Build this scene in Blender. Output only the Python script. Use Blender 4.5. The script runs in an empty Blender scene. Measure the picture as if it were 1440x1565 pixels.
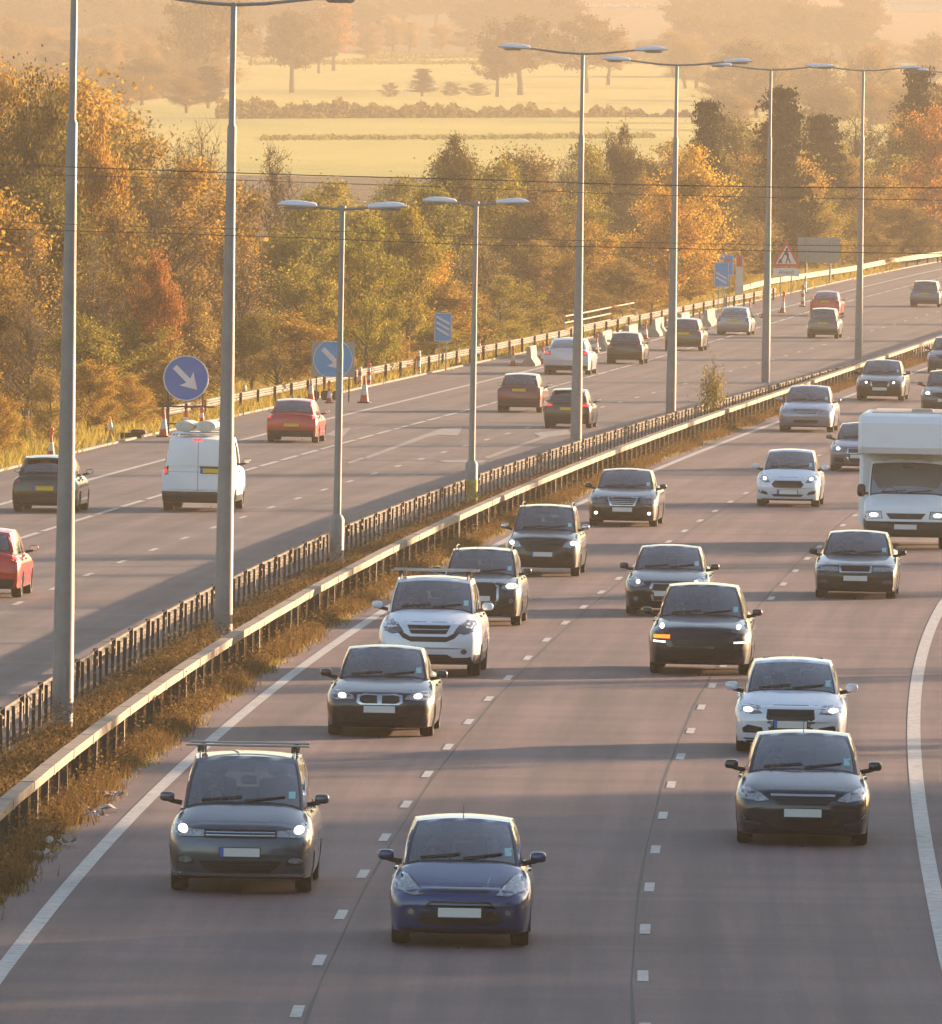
import bpy, bmesh, math, random
import numpy as np
from mathutils import Vector, Matrix, Euler
from mathutils.bvhtree import BVHTree
from mathutils.geometry import delaunay_2d_cdt

SC = bpy.context.scene
COL = SC.collection
R = math.radians
rng = random.Random(7)

# ------------------------------------------------------------------ camera (a long lens on a bridge)
IMW, IMH = 1440.0, 1565.0
F = 19800.0                       # focal length in photo pixels
CAMH = 9.75
HORIZON = 212.0
PITCH = math.atan((IMH/2-HORIZON)/F)
ROLL = R(1.0)
cf = Vector((0, math.cos(PITCH), -math.sin(PITCH)))
r0 = Vector((1, 0, 0)); u0 = r0.cross(cf)
cr = r0*math.cos(ROLL)+u0*math.sin(ROLL)
cu = u0*math.cos(ROLL)-r0*math.sin(ROLL)
CAM = Vector((0, 0, CAMH))
cam_d = bpy.data.cameras.new('camera'); cam = bpy.data.objects.new('camera', cam_d); COL.objects.link(cam)
M3 = Matrix((cr, cu, -cf)).transposed()
cam.matrix_world = Matrix.Translation(CAM) @ M3.to_4x4()
cam_d.sensor_fit = 'HORIZONTAL'; cam_d.sensor_width = 36; cam_d.lens = F/IMW*36
cam_d.clip_start = 1; cam_d.clip_end = 20000
SC.camera = cam

# ------------------------------------------------------------------ the lie of the land, as height over distance
_TY = [-200, 450, 550, 700, 840, 960, 1200, 1500, 2000, 2500, 3100, 3900, 4600, 5400, 9000]
_TZ = [0, 0, .15, .85, 2.0, 3.0, 5.0, 7.6, 13.0, 18.8, 29.6, 48.5, 66, 68, 60]
def _slopes():
    n = len(_TY); d = [(_TZ[i+1]-_TZ[i])/(_TY[i+1]-_TY[i]) for i in range(n-1)]
    m = [d[0]]+[(0 if d[i-1]*d[i] <= 0 else 2*d[i-1]*d[i]/(d[i-1]+d[i])) for i in range(1, n-1)]+[d[-1]]
    return m
_TM = _slopes()
def T(y):
    if y <= _TY[0]: return _TZ[0]
    for i in range(len(_TY)-1):
        if y <= _TY[i+1]:
            h = _TY[i+1]-_TY[i]; t = (y-_TY[i])/h
            return ((2*t**3-3*t*t+1)*_TZ[i]+(t**3-2*t*t+t)*h*_TM[i]+(-2*t**3+3*t*t)*_TZ[i+1]+(t**3-t*t)*h*_TM[i+1])
    return _TZ[-1]
def ray(px, py):
    return (cf + cr*((px-IMW/2)/F) + cu*((IMH/2-py)/F))
def P(px, py, z=0.0):
    """point of the ground (plus z) seen at a pixel of the photograph"""
    d = ray(px, py)
    lo, hi = 60.0, 5300.0
    for k in range(60):
        m = (lo+hi)/2; q = CAM+d*(m/d.y)
        if q.z > T(m)+z: lo = m
        else: hi = m
    q = CAM+d*(lo/d.y)
    return q
def atD(px, D):
    """ground point at distance D in the column of pixel px (taken near the ground there)"""
    d = ray(px, 400); x = d.x/d.y*D
    for k in range(4):
        py = to_px(Vector((x, D, T(D))))[1]; d = ray(px, py); x = d.x/d.y*D
    return Vector((x, D, T(D)))
def to_px(v):
    w = Vector(v)-CAM; dz = w.dot(cf)
    return (IMW/2+F*w.dot(cr)/dz, IMH/2-F*w.dot(cu)/dz)
def sc_at(v): return F/((Vector(v)-CAM).dot(cf))
def zat(px, py, D):
    d = ray(px, py); return (CAM+d*(D/d.y)).z

# ------------------------------------------------------------------ object helpers
def tag(o, label=None, cat=None, group=None, kind=None):
    if label: o['label'] = label
    if cat: o['category'] = cat
    if group: o['group'] = group
    if kind: o['kind'] = kind
    return o
def empty(name, loc=(0, 0, 0), rz=0, parent=None):
    o = bpy.data.objects.new(name, None); COL.objects.link(o)
    o.location = loc; o.rotation_euler = (0, 0, rz); o.empty_display_size = .3
    if parent: o.parent = parent
    return o
def mesh_obj(name, verts, faces, mats, parent=None, smooth=False, fmat=None):
    me = bpy.data.meshes.new(name)
    me.from_pydata([tuple(v) for v in verts], [], faces)
    for m in (mats if isinstance(mats, (list, tuple)) else [mats]): me.materials.append(m)
    if fmat is not None: me.polygons.foreach_set('material_index', fmat)
    if smooth: me.polygons.foreach_set('use_smooth', [True]*len(me.polygons))
    me.update()
    o = bpy.data.objects.new(name, me); COL.objects.link(o)
    if parent: o.parent = parent
    return o
class MB:
    """collects simple solids for ONE mesh"""
    def __init__(s): s.v = []; s.f = []
    def add(s, v, f):
        n = len(s.v); s.v += [tuple(p) for p in v]; s.f += [tuple(i+n for i in q) for q in f]; return s
    def box(s, c, d, rz=0, M=None, bev=0.0):
        x, y, z = d[0]/2, d[1]/2, d[2]/2
        if bev:
            b = bev; vs = []; 
            for sz in (-1, 1):
                for (zz, k) in ((z, b), (z-b, 0)) if sz > 0 else ((z-b, 0), (z, b)):
                    for ax, ay in ((-x+b, -y), (x-b, -y), (x, -y+b), (x, y-b), (x-b, y), (-x+b, y), (-x, y-b), (-x, -y+b)):
                        fx = (abs(ax)-k)/abs(ax) if ax else 1; fy = (abs(ay)-k)/abs(ay) if ay else 1
                        vs.append(Vector((ax*fx, ay*fy, sz*zz)))
            # order: rows bottom: (z-b? ) fix ordering by z
            rows = [vs[i*8:(i+1)*8] for i in range(4)]
            rows.sort(key=lambda r_: r_[0].z)
            vs = [p for r_ in rows for p in r_]
            fs = [tuple(range(7, -1, -1)), tuple(24+i for i in range(8))]
            for r_ in range(3):
                for i in range(8):
                    j = (i+1) % 8; fs.append((r_*8+i, r_*8+j, r_*8+8+j, r_*8+8+i))
        else:
            vs = [Vector((a*x, b_*y, c_*z)) for c_ in (-1, 1) for a, b_ in ((-1, -1), (1, -1), (1, 1), (-1, 1))]
            fs = [(3, 2, 1, 0), (4, 5, 6, 7), (0, 1, 5, 4), (1, 2, 6, 5), (2, 3, 7, 6), (3, 0, 4, 7)]
        m = M if M is not None else Matrix.Rotation(rz, 3, 'Z')
        return s.add([m @ p+Vector(c) for p in vs], fs)
    def tube(s, pts, rad, n=8, caps=True):
        pts = [Vector(p) for p in pts]
        if not isinstance(rad, (list, tuple)): rad = [rad]*len(pts)
        vs = []; fs = []
        for i, p in enumerate(pts):
            t = (pts[min(i+1, len(pts)-1)]-pts[max(i-1, 0)]).normalized()
            a = t.orthogonal() if i == 0 else (a_prev-t*a_prev.dot(t))
            if a.length < 1e-6: a = t.orthogonal()
            a.normalize(); a_prev = a; b = t.cross(a)
            for k in range(n):
                w = 2*math.pi*k/n; vs.append(p+(a*math.cos(w)+b*math.sin(w))*rad[i])
        for i in range(len(pts)-1):
            for k in range(n):
                k2 = (k+1) % n; fs.append((i*n+k, i*n+k2, (i+1)*n+k2, (i+1)*n+k))
        if caps: fs += [tuple(range(n-1, -1, -1)), tuple((len(pts)-1)*n+k for k in range(n))]
        return s.add(vs, fs)
    def lathe(s, prof, c=(0, 0, 0), n=16, axis='Z'):
        vs = []; fs = []
        for r_, z in prof:
            for k in range(n):
                w = 2*math.pi*k/n; a, b = r_*math.cos(w), r_*math.sin(w)
                v = Vector((a, b, z)) if axis == 'Z' else Vector((z, a, b))
                vs.append(v+Vector(c))
        for i in range(len(prof)-1):
            for k in range(n):
                k2 = (k+1) % n; fs.append((i*n+k, i*n+k2, (i+1)*n+k2, (i+1)*n+k))
        fs += [tuple(range(n-1, -1, -1)), tuple((len(prof)-1)*n+k for k in range(n))]
        return s.add(vs, fs)
    def prism(s, poly, y0, y1, c=(0, 0, 0)):
        """poly in x,z extruded along y"""
        n = len(poly); vs = [Vector((x, y0, z))+Vector(c) for x, z in poly]+[Vector((x, y1, z))+Vector(c) for x, z in poly]
        fs = [tuple(range(n)), tuple(range(2*n-1, n-1, -1))]+[(i, i+n, (i+1) % n+n, (i+1) % n) for i in range(n)]
        return s.add(vs, fs)
    def build(s, name, mat, parent=None, smooth=False):
        o = mesh_obj(name, s.v, s.f, mat, parent, smooth)
        if smooth: autosmooth(o)
        return o
def autosmooth(o, ang=40):
    me = o.data
    bm = bmesh.new(); bm.from_mesh(me)
    bmesh.ops.recalc_face_normals(bm, faces=bm.faces)
    for e in bm.edges:
        e.smooth = not (len(e.link_faces) == 2 and e.calc_face_angle(0) > R(ang))
    for f in bm.faces: f.smooth = True
    bm.to_mesh(me); bm.free()
def copy_tree(o, parent=None):
    c = o.copy(); COL.objects.link(c); c.parent = parent
    for ch in list(o.children): copy_tree(ch, c)
    return c

# ------------------------------------------------------------------ materials
def newmat(name):
    m = bpy.data.materials.new(name); m.use_nodes = True
    nt = m.node_tree; return m, nt, nt.nodes['Principled BSDF']
def N(nt, t, **k):
    n = nt.nodes.new(t)
    for a, b in k.items():
        if a in n.inputs: n.inputs[a].default_value = b
        else: setattr(n, a, b)
    return n
def rgb(h):
    v = [int(h[i:i+2], 16)/255 for i in (0, 2, 4)]
    return tuple((c/12.92 if c <= .04045 else ((c+.055)/1.055)**2.4) for c in v)+(1,)
def simple(name, col, rough=.5, metal=0, noise=0, nscale=5, coat=0, spec=.5, bump=0):
    m, nt, b = newmat(name)
    if isinstance(col, str): col = rgb(col)
    elif len(col) == 3: col = tuple(col)+(1,)
    b.inputs['Base Color'].default_value = col; b.inputs['Roughness'].default_value = rough
    b.inputs['Metallic'].default_value = metal; b.inputs['Coat Weight'].default_value = coat
    b.inputs['Coat Roughness'].default_value = .08
    b.inputs['Specular IOR Level'].default_value = spec
    if noise or bump:
        tc = N(nt, 'ShaderNodeTexCoord'); no = N(nt, 'ShaderNodeTexNoise', Scale=nscale, Detail=6.0, Roughness=.65)
        nt.links.new(tc.outputs['Object'], no.inputs['Vector'])
        if noise:
            mx = N(nt, 'ShaderNodeMix', data_type='RGBA', blend_type='MULTIPLY')
            mx.inputs[0].default_value = 1; mx.inputs[6].default_value = col
            cr_ = N(nt, 'ShaderNodeMapRange'); cr_.inputs[1].default_value = .3; cr_.inputs[2].default_value = .7
            cr_.inputs[3].default_value = 1-noise; cr_.inputs[4].default_value = 1+noise*.6
            nt.links.new(no.outputs[0], cr_.inputs[0]); nt.links.new(cr_.outputs[0], mx.inputs[7])
            nt.links.new(mx.outputs[2], b.inputs['Base Color'])
        if bump:
            bp = N(nt, 'ShaderNodeBump', Strength=bump, Distance=.02)
            nt.links.new(no.outputs[0], bp.inputs['Height']); nt.links.new(bp.outputs[0], b.inputs['Normal'])
    return m
def emit(name, col, strength):
    m, nt, b = newmat(name)
    b.inputs['Base Color'].default_value = col; b.inputs['Emission Color'].default_value = col
    b.inputs['Emission Strength'].default_value = strength
    return m
def paint(name, col, metal=.35, rough=.32):
    """car paint: flake base under a clear coat with a little road film low down"""
    m, nt, b = newmat(name)
    if isinstance(col, str): col = rgb(col)
    b.inputs['Metallic'].default_value = metal; b.inputs['Roughness'].default_value = rough
    b.inputs['Coat IOR'].default_value = 1.5; b.inputs['Coat Weight'].default_value = 1; b.inputs['Coat Roughness'].default_value = .05
    tc = N(nt, 'ShaderNodeTexCoord'); sx = N(nt, 'ShaderNodeSeparateXYZ'); nt.links.new(tc.outputs['Object'], sx.inputs[0])
    no = N(nt, 'ShaderNodeTexNoise', Scale=3.0, Detail=5.0, Roughness=.7); nt.links.new(tc.outputs['Object'], no.inputs['Vector'])
    mr = N(nt, 'ShaderNodeMapRange'); mr.inputs[1].default_value = .15; mr.inputs[2].default_value = .62; mr.inputs[3].default_value = .12; mr.inputs[4].default_value = .0
    nt.links.new(sx.outputs[2], mr.inputs[0])
    mu = N(nt, 'ShaderNodeMath', operation='MULTIPLY'); nt.links.new(mr.outputs[0], mu.inputs[0]); nt.links.new(no.outputs[0], mu.inputs[1])
    mx = N(nt, 'ShaderNodeMix', data_type='RGBA'); mx.inputs[6].default_value = col; mx.inputs[7].default_value = (.11, .085, .065, 1)
    nt.links.new(mu.outputs[0], mx.inputs[0]); nt.links.new(mx.outputs[2], b.inputs['Base Color'])
    return m
MAT = {}
MAT['tyre'] = simple('tyre_rubber', (.018, .017, .016), .85, noise=.3, nscale=8)
MAT['rim'] = simple('alloy', (.38, .38, .38), .35, .8)
MAT['blackplastic'] = simple('black_plastic', (.022, .021, .021), .55, noise=.2)
MAT['trim'] = simple('dark_trim', (.012, .012, .013), .35)
MAT['grille'] = simple('grille_black', (.008, .008, .008), .5)
MAT['chrome'] = simple('chrome', (.62, .62, .62), .18, .95)
MAT['seat'] = simple('seat_cloth', (.03, .03, .033), .9, noise=.2)
MAT['plate_w'] = simple('plate_white', (.72, .72, .68), .45)
MAT['plate_y'] = simple('plate_yellow', (.75, .50, .03), .45)
MAT['plate_b'] = simple('plate_blue', (.02, .12, .55), .45)
MAT['sticker'] = simple('windscreen_sticker', (.35, .62, .62), .5)
MAT['lamp_glass'] = simple('headlamp_lens', (.42, .42, .42), .12, .55, noise=.55, nscale=22, coat=1)
MAT['lamp_dark'] = simple('headlamp_dark_lens', (.16, .16, .165), .12, .5, noise=.6, nscale=20, coat=1)
MAT['lamp_on'] = emit('headlamp_lit', (1, .90, .74, 1), 1.5)
MAT['drl'] = emit('running_light_lit', (1, .95, .85, 1), .9)
MAT['lamp_amber'] = emit('indicator_lit', (1, .16, .01, 1), .75)
MAT['amber'] = simple('amber_lens', (.7, .2, .03), .2, coat=1)
MAT['tail'] = simple('tail_lens', (.45, .02, .015), .2, coat=1)
MAT['tail_on'] = emit('tail_lamp_lit', (1, .03, .02, 1), .55)
MAT['skin'] = simple('skin', (.5, .3, .22), .55)
MAT['hair'] = simple('hair', (.05, .03, .02), .7)
MAT['cloth_a'] = simple('shirt_grey', (.09, .09, .1), .9)
MAT['cloth_b'] = simple('shirt_pale', (.4, .36, .3), .9)
def glassmat(name, tint, refl=.09):
    m = bpy.data.materials.new(name); m.use_nodes = True; nt = m.node_tree; nt.nodes.clear()
    o = N(nt, 'ShaderNodeOutputMaterial'); tr = N(nt, 'ShaderNodeBsdfTransparent'); gl = N(nt, 'ShaderNodeBsdfGlossy')
    tr.inputs[0].default_value = tint; gl.inputs[0].default_value = (1, 1, 1, 1); gl.inputs['Roughness'].default_value = .03
    lw = N(nt, 'ShaderNodeFresnel', IOR=1.5); mx = N(nt, 'ShaderNodeMixShader')
    ad = N(nt, 'ShaderNodeMath', operation='ADD'); ad.inputs[1].default_value = refl; ad.use_clamp = True
    nt.links.new(lw.outputs[0], ad.inputs[0]); nt.links.new(ad.outputs[0], mx.inputs[0])
    nt.links.new(tr.outputs[0], mx.inputs[1]); nt.links.new(gl.outputs[0], mx.inputs[2]); nt.links.new(mx.outputs[0], o.inputs[0])
    return m
MAT['glass'] = glassmat('window_glass', (.50, .56, .56, 1), .21)
MAT['glass_dark'] = glassmat('privacy_glass', (.08, .09, .09, 1), .12)
# ------------------------------------------------------------------ the vehicle builder
def lerp(a, b, t): return a+(b-a)*t
def g_(t): t = max(0.0, min(1.0, t)); return math.sqrt(1-(1-t)**2)
BASE = dict(
 hatch=dict(L=4.0, W=1.72, H=1.48, zb=.74, zc=.97, yc=.98, yt=1.75, yr=3.35, yb=3.80, zr=1.0, zt=.98, dn=.22, yf=.82, wb=2.49, R=.305, xb=.84, xt=.66, fd=.06, solid=.05),
 saloon=dict(L=4.62, W=1.8, H=1.43, zb=.70, zc=.94, yc=1.22, yt=2.05, yr=3.15, yb=3.95, zr=1.0, zt=1.02, dn=.20, yf=.84, wb=2.78, R=.32, xb=.84, xt=.66, fd=.07, solid=.05),
 suv=dict(L=4.6, W=1.87, H=1.66, zb=.88, zc=1.12, yc=1.15, yt=1.85, yr=3.85, yb=4.3, zr=1.18, zt=1.15, dn=.20, yf=.90, wb=2.75, R=.36, xb=.85, xt=.70, fd=.06, solid=.05),
 mpv=dict(L=4.8, W=1.9, H=1.73, zb=.84, zc=1.13, yc=.95, yt=1.85, yr=4.2, yb=4.65, zr=1.12, zt=1.10, dn=.22, yf=.92, wb=2.92, R=.335, xb=.86, xt=.70, fd=.06, solid=.05),
 estate=dict(L=4.4, W=1.74, H=1.45, zb=.70, zc=.95, yc=1.12, yt=1.85, yr=3.85, yb=4.25, zr=1.0, zt=.98, dn=.20, yf=.84, wb=2.6, R=.31, xb=.84, xt=.69, fd=.06, solid=.05),
 van=dict(L=4.4, W=1.79, H=1.82, zb=.90, zc=1.12, yc=.80, yt=1.55, yr=4.30, yb=4.38, zr=1.15, zt=1.12, dn=.22, yf=.88, wb=2.68, R=.32, xb=.90, xt=.80, fd=.06, solid=.05),
)
def body_fn(s):
    L, W = s['L'], s['W']; zn = s.get('zn', .50); cl = s.get('cl', .19); dn = s['dn']
    dr = s.get('dr', .14); tr_ = s['zt']
    def zU(y):
        if y < dn: return zn+.02+(s['zb']-zn-.02)*g_(y/dn)
        if y < s['yc']: 
            t = (y-dn)/(s['yc']-dn); return s['zb']+(s['zc']-s['zb'])*(t**.85)
        if y < s['yb']: return lerp(s['zc'], s['zr'], (y-s['yc'])/(s['yb']-s['yc']))
        if y < L-dr: 
            t = (y-s['yb'])/max(.01, L-dr-s['yb']); return lerp(s['zr'], tr_, t)
        return zn+.05+(tr_-zn-.05)*g_((L-y)/dr)
    def zL(y):
        a = g_(y/.12) if y < .12 else (g_((L-y)/.12) if y > L-.12 else 1)
        return zn-.02-(zn-.02-cl)*a
    tf = s.get('tf', .20); tr = s.get('tr', .10)
    def w(y):
        a = 1-tf*(1-g_(y/.75))-.012
        b = 1-tr*(1-g_((L-y)/.6))-.012
        return W/2*min(1, a+.012)*min(1, b+.012)
    n = s.get('n', 3.7)
    bow = s.get('bow', .29); bowr = s.get('bowr', .12)
    def warp(x, y):
        q = (abs(x)/(W/2))**2.2
        return y+bow*q*max(0, 1-y/1.0)**1.5-bowr*q*max(0, 1-(L-y)/.8)**1.5
    zm = s.get('zm', .56)
    def top(x, y):
        ww = w(y); zu = zU(y); z0 = min(zm, lerp(zL(y), zu, .55))
        q = min(1, abs(x)/ww); return z0+(zu-z0)*(1-q**n)**(1/n)
    return zU, zL, w, warp, top, n, zm
def build_body(s, mats, root):
    zU, zL, w, warp, top, n, zm = body_fn(s)
    L, W = s['L'], s['W']; R_ = s['R']*1.10
    ax = [s['yf'], s['yf']+s['wb']]
    st = [0, .006, .018, .036, .06, .09, .125, .17, .22, .28, .35]
    st += [L-q for q in (0, .006, .018, .036, .06, .09, .125, .17, .23, .3)]
    for a in ax:
        st += [a+R_*math.cos(math.pi*k/10) for k in range(11)]+[a-R_-.004, a+R_+.004]
    y = .45
    while y < L-.35: st.append(y); y += .16
    st = sorted(set(round(v, 4) for v in st if 0 <= v <= L))
    st = [v for i, v in enumerate(st) if i == 0 or v-st[i-1] > .0035]
    TU = [math.pi/2*(k/9) for k in range(10)]      # side -> top centre
    verts = []; ring = 0
    for y in st:
        ww = w(y); zu = zU(y); zl = zL(y); z0 = min(zm, lerp(zl, zu, .55))
        half = []
        # lower from centre to side
        for k in range(7):
            t = math.pi/2*(k/6)
            x = ww*math.sin(t)**(2/7) if k else 0; z = z0-(z0-zl)*max(0, math.cos(t))**(2/7)
            if k in (1,): x = ww*.45; z = zl
            if k in (2,): x = ww*.70; z = zl
            if k == 3: x = ww*.88; z = zl
            if k == 4: x = ww*.965; z = zl+.02
            if k == 5: x = ww*.99; z = lerp(zl, z0, .5)
            if k >= 2:
                for a in ax:
                    if abs(y-a) < R_:
                        az = s['R']+math.sqrt(max(0, R_*R_-(y-a)**2)); z = max(z, az if k < 6 else min(az, z0))
                        if k >= 3: z = max(z, min(az, max(z0, az)))
            half.append((x, z))
        half.append((ww, z0))
        for k in range(1, 10):
            t = TU[k]; x = ww*math.cos(t)**(2/n) if k < 9 else 0; z = z0+(zu-z0)*math.sin(t)**(2/n)
            for a in ax:
                if abs(y-a) < R_ and k < 4: z = max(z, s['R']+math.sqrt(max(0, R_*R_-(y-a)**2))+.002*k)
            half.append((x, z))
        full = half+[(-x, z) for x, z in half[-2:0:-1]]
        ring = len(full)
        for x, z in full: verts.append((x, warp(x, y), z))
    faces = []; fm = []
    lo, hi = s['yc']+.10, s['yb']-.12
    nh = 17
    for i in range(len(st)-1):
        for k in range(ring):
            k2 = (k+1) % ring
            a, b, c, d = i*ring+k, i*ring+k2, (i+1)*ring+k2, (i+1)*ring+k
            zc_ = sum(verts[q][2] for q in (a, b, c, d))/4; xc = abs(sum(verts[q][0] for q in (a, b, c, d))/4)
            ym = (st[i]+st[i+1])/2
            if zc_ > zU(ym)-.16 and lo < ym < hi and xc < s['xb']*W/2-.07 and zc_ > zm+.1: continue
            faces.append((a, d, c, b))
            under = (k < 4 or k >= ring-4) and zc_ < s.get('cl', .19)+.035
            inarch = (k < 5 or k >= ring-5) and any(abs((st[i]+st[i+1])/2-a_) < R_ for a_ in ax) and xc < W*.46
            sill = inarch or ((k == 4 or k == ring-5) and zc_ < s.get('cl', .19)+.05) or (s.get('dark_low') and zc_ < s['dark_low'])
            fm.append(1 if (under or sill) else 0)
    faces.append(tuple(range(ring))); fm.append(0)
    faces.append(tuple((len(st)-1)*ring+k for k in range(ring-1, -1, -1))); fm.append(0)
    return verts, faces, fm, (zU, zL, w, warp, top)
def build_cabin(s, fns):
    """returns lists of (kind, quad) with positions"""
    zU, zL, w, warp, top = fns
    W, H = s['W'], s['H']; xb = s['xb']*W/2; xt = s['xt']*W/2
    yc, yt, yr, yb = s['yc'], s['yt'], s['yr'], s['yb']
    crown = s.get('crown', .05); Hs = H-crown
    cb = .16; ct = .10     # plan curve of the windscreen base and top
    def base(x, y): return top(x, min(max(y, .3), s['L']-.2))-.012
    def ws(u, v):
        x = lerp(xb*s.get('xbf', .97), xt, v)*u; q = u*u
        y = lerp(yc+cb*q, yt+ct*q, v)
        z = lerp(base(x, y), Hs+crown*(1-q)-.03*q*0, v)
        b = math.sin(math.pi*v)*.03
        return Vector((x*(1+b*.6), y-b, z+b))
    rb = s.get('rbow', .12)
    zrt = s.get('zrt', Hs-.03)
    def rw(u, v):
        x = lerp(xb*.97, xt*s.get('xtr', .97), v)*u; q = u*u
        y = lerp(yb-rb*q, yr-.08*q, v)
        z = lerp(base(x, y) if not s.get('rbase') else min(s['rbase'], 9), zrt+crown*(1-q), v)
        b = math.sin(math.pi*v)*.03
        return Vector((x, y+b, z+b))
    def side(t, v, sg):
        a = ws(sg, v); c = rw(sg, v)
        p = a.lerp(c, t)
        bulge = math.sin(math.pi*t)
        xe = lerp(xb, xt*1.0, v)+(.035*bulge if v > .5 else .02*bulge)
        p.x = sg*(lerp(abs(p.x), xe, min(1, bulge*1.5)))
        if v <= 0.001 or True:
            zb_ = base(p.x if abs(p.x) < xb else sg*xb, p.y) 
            zt_ = lerp(a.z if v == 1 else ws(sg, 1).z, rw(sg, 1).z, t)+.035*bulge
            if s.get('rbase') and t > .97: pass
            p.z = lerp(zb_, zt_, (v if 0 < t < 1 else None)) if 0 < t < 1 else p.z
        b = math.sin(math.pi*v)*.02*min(1, bulge*2)
        p.x += sg*b
        return p
    def roof(u, t):
        a = ws(u, 1); c = rw(u, 1); e = side(t, 1, 1 if u >= 0 else -1); 
        y = lerp(a.y, c.y, t); zed = side(t, 1, 1).z; q = u*u
        x = abs(side(t, 1, 1).x)*u
        # keep edge coincident with side rail
        ye = side(t, 1, 1).y; yc_ = lerp(ws(0, 1).y, rw(0, 1).y, t)
        return Vector((x, lerp(yc_, ye, q), zed+crown*(1-q)*1.0))
    patches = []
    U = [-1, -.965, -.93, -.8, -.6, -.4, -.2, 0, .2, .4, .6, .8, .93, .965, 1]
    V = [0, .05, .3, .6, .9, 1]
    def grid(fn, A, B, kind):
        g = [[fn(a, b) for b in B] for a in A]
        out = []
        for i in range(len(A)-1):
            for j in range(len(B)-1):
                out.append((kind((A[i]+A[i+1])/2, (B[j]+B[j+1])/2), (g[i][j], g[i+1][j], g[i+1][j+1], g[i][j+1])))
        return out
    res = grid(ws, U, V, lambda u, v: 'windscreen' if abs(u) < .93 and .05 < v < .95 else ('pillar' if abs(u) < .965 and v < .95 else 'frame'))
    wr0, wr1, wru = s.get('rwin', (.08, .86, .90))
    V2 = [0, wr0, wr0+.03, .35, .6, wr1-.03, wr1, 1]; U2 = [-1, -wru, -wru+.03, -.6, -.3, 0, .3, .6, wru-.03, wru, 1]
    panel = s.get('panel')
    res += grid(rw, U2, V2, lambda u, v: 'rear_window' if (abs(u) < wru-.03 and wr0+.03 < v < wr1-.03 and not panel) else ('pillar' if abs(u) < wru and wr0 < v < wr1 and not panel else 'frame'))
    tb = s.get('tb', .46); td = .80
    TT = [0, .02, .035, .12, .22, .34, tb-.018, tb+.018, .58, .70, td-.012, td+.012, .88, .955, .98, 1]
    VV = [0, .06, .3, .6, .86, 1]
    def kd(t, v):
        if not (.06 < v < .86): return 'frame'
        if .035 < t < tb-.018: return 'side_window'
        if panel: return 'frame'
        if tb+.018 < t < td-.012: return 'side_window_r'
        if td+.012 < t < (.955 if s.get('quarter', 1) else 0): return 'side_window_q'
        if tb-.018 < t < tb+.018: return 'pillar'
        return 'frame'
    for sg in (-1, 1):
        res += [(k+('L' if sg < 0 else 'R') if k.startswith('side') else k, q) for k, q in grid(lambda t, v: side(t, v, sg), TT, VV, kd)]
    res += grid(roof, [-1, -.85, -.6, -.3, 0, .3, .6, .85, 1], TT, lambda u, t: 'frame')
    return res
def stick(bvh, poly, dirv, depth=.012, lift=.004, grid=.06, mirror=False):
    """conform a flat outline (x, z) to the body by throwing it along dirv; returns verts, faces of a thin solid"""
    poly = [Vector((p[0]*(-1 if mirror else 1), p[1])) for p in poly]
    if mirror: poly.reverse()
    # densify
    ed = []
    for i, p in enumerate(poly):
        q = poly[(i+1) % len(poly)]; n = max(1, int((q-p).length/grid))
        for k in range(n): ed.append(p.lerp(q, k/n))
    xs = [p.x for p in ed]; zs = [p.y for p in ed]
    inner = []
    def inside(x, z):
        c = False
        for i in range(len(ed)):
            a, b = ed[i], ed[i-1]
            if (a.y > z) != (b.y > z) and x < (b.x-a.x)*(z-a.y)/(b.y-a.y)+a.x: c = not c
        return c
    x = min(xs)+grid/2
    while x < max(xs):
        z = min(zs)+grid/2
        while z < max(zs):
            if inside(x, z) and min((Vector((x, z))-e).length for e in ed) > grid*.4: inner.append(Vector((x, z)))
            z += grid
        x += grid
    if max(xs)-min(xs) < .22 and max(zs)-min(zs) < .22: inner = [sum(ed, Vector((0, 0)))/len(ed)]
    n0 = len(ed)
    vs, _, fs, *_ = delaunay_2d_cdt(ed+inner, [], [list(range(n0))], 1, 1e-5)
    d = Vector(dirv).normalized(); out = []
    for p in vs:
        o = Vector((p.x, 0, p.y))-d*6
        if abs(d.x) > .5: o = Vector((0, p.x, p.y))-d*6
        for e_ in ((0, 0), (.0007, .0011), (-.0013, .0009), (.002, -.003)):
            loc, nor, idx, dist = bvh.ray_cast(o+(Vector((e_[0], 0, e_[1])) if abs(d.x) < .5 else Vector((0, e_[0], e_[1]))), d)
            if loc is not None: break
        if loc is None:
            loc, nor, idx, dist = bvh.find_nearest(Vector((p.x, 0 if d.y > 0 else 4.3, p.y)) if abs(d.x) < .5 else Vector((-d.x, p.x, p.y)))
        out.append(loc-d*lift)
    nv = len(out); fr = []; back = [v+d*depth for v in out]
    edges = {}
    for f in fs:
        f = list(f)
        a, b, c = out[f[0]], out[f[1]], out[f[2]]
        if (b-a).cross(c-a).dot(d) > 0: f.reverse()
        fr.append(tuple(f))
        for i in range(len(f)):
            e = (f[i], f[(i+1) % len(f)]); edges[e] = 1
    sk = [(b, a, a+nv, b+nv) for (a, b) in edges if (b, a) not in edges]
    return out+back, fr+sk
def ell(cx, cz, rx, rz, n=14): return [(cx+rx*math.cos(2*math.pi*k/n), cz+rz*math.sin(2*math.pi*k/n)) for k in range(n)]
_cache = {}
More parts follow.
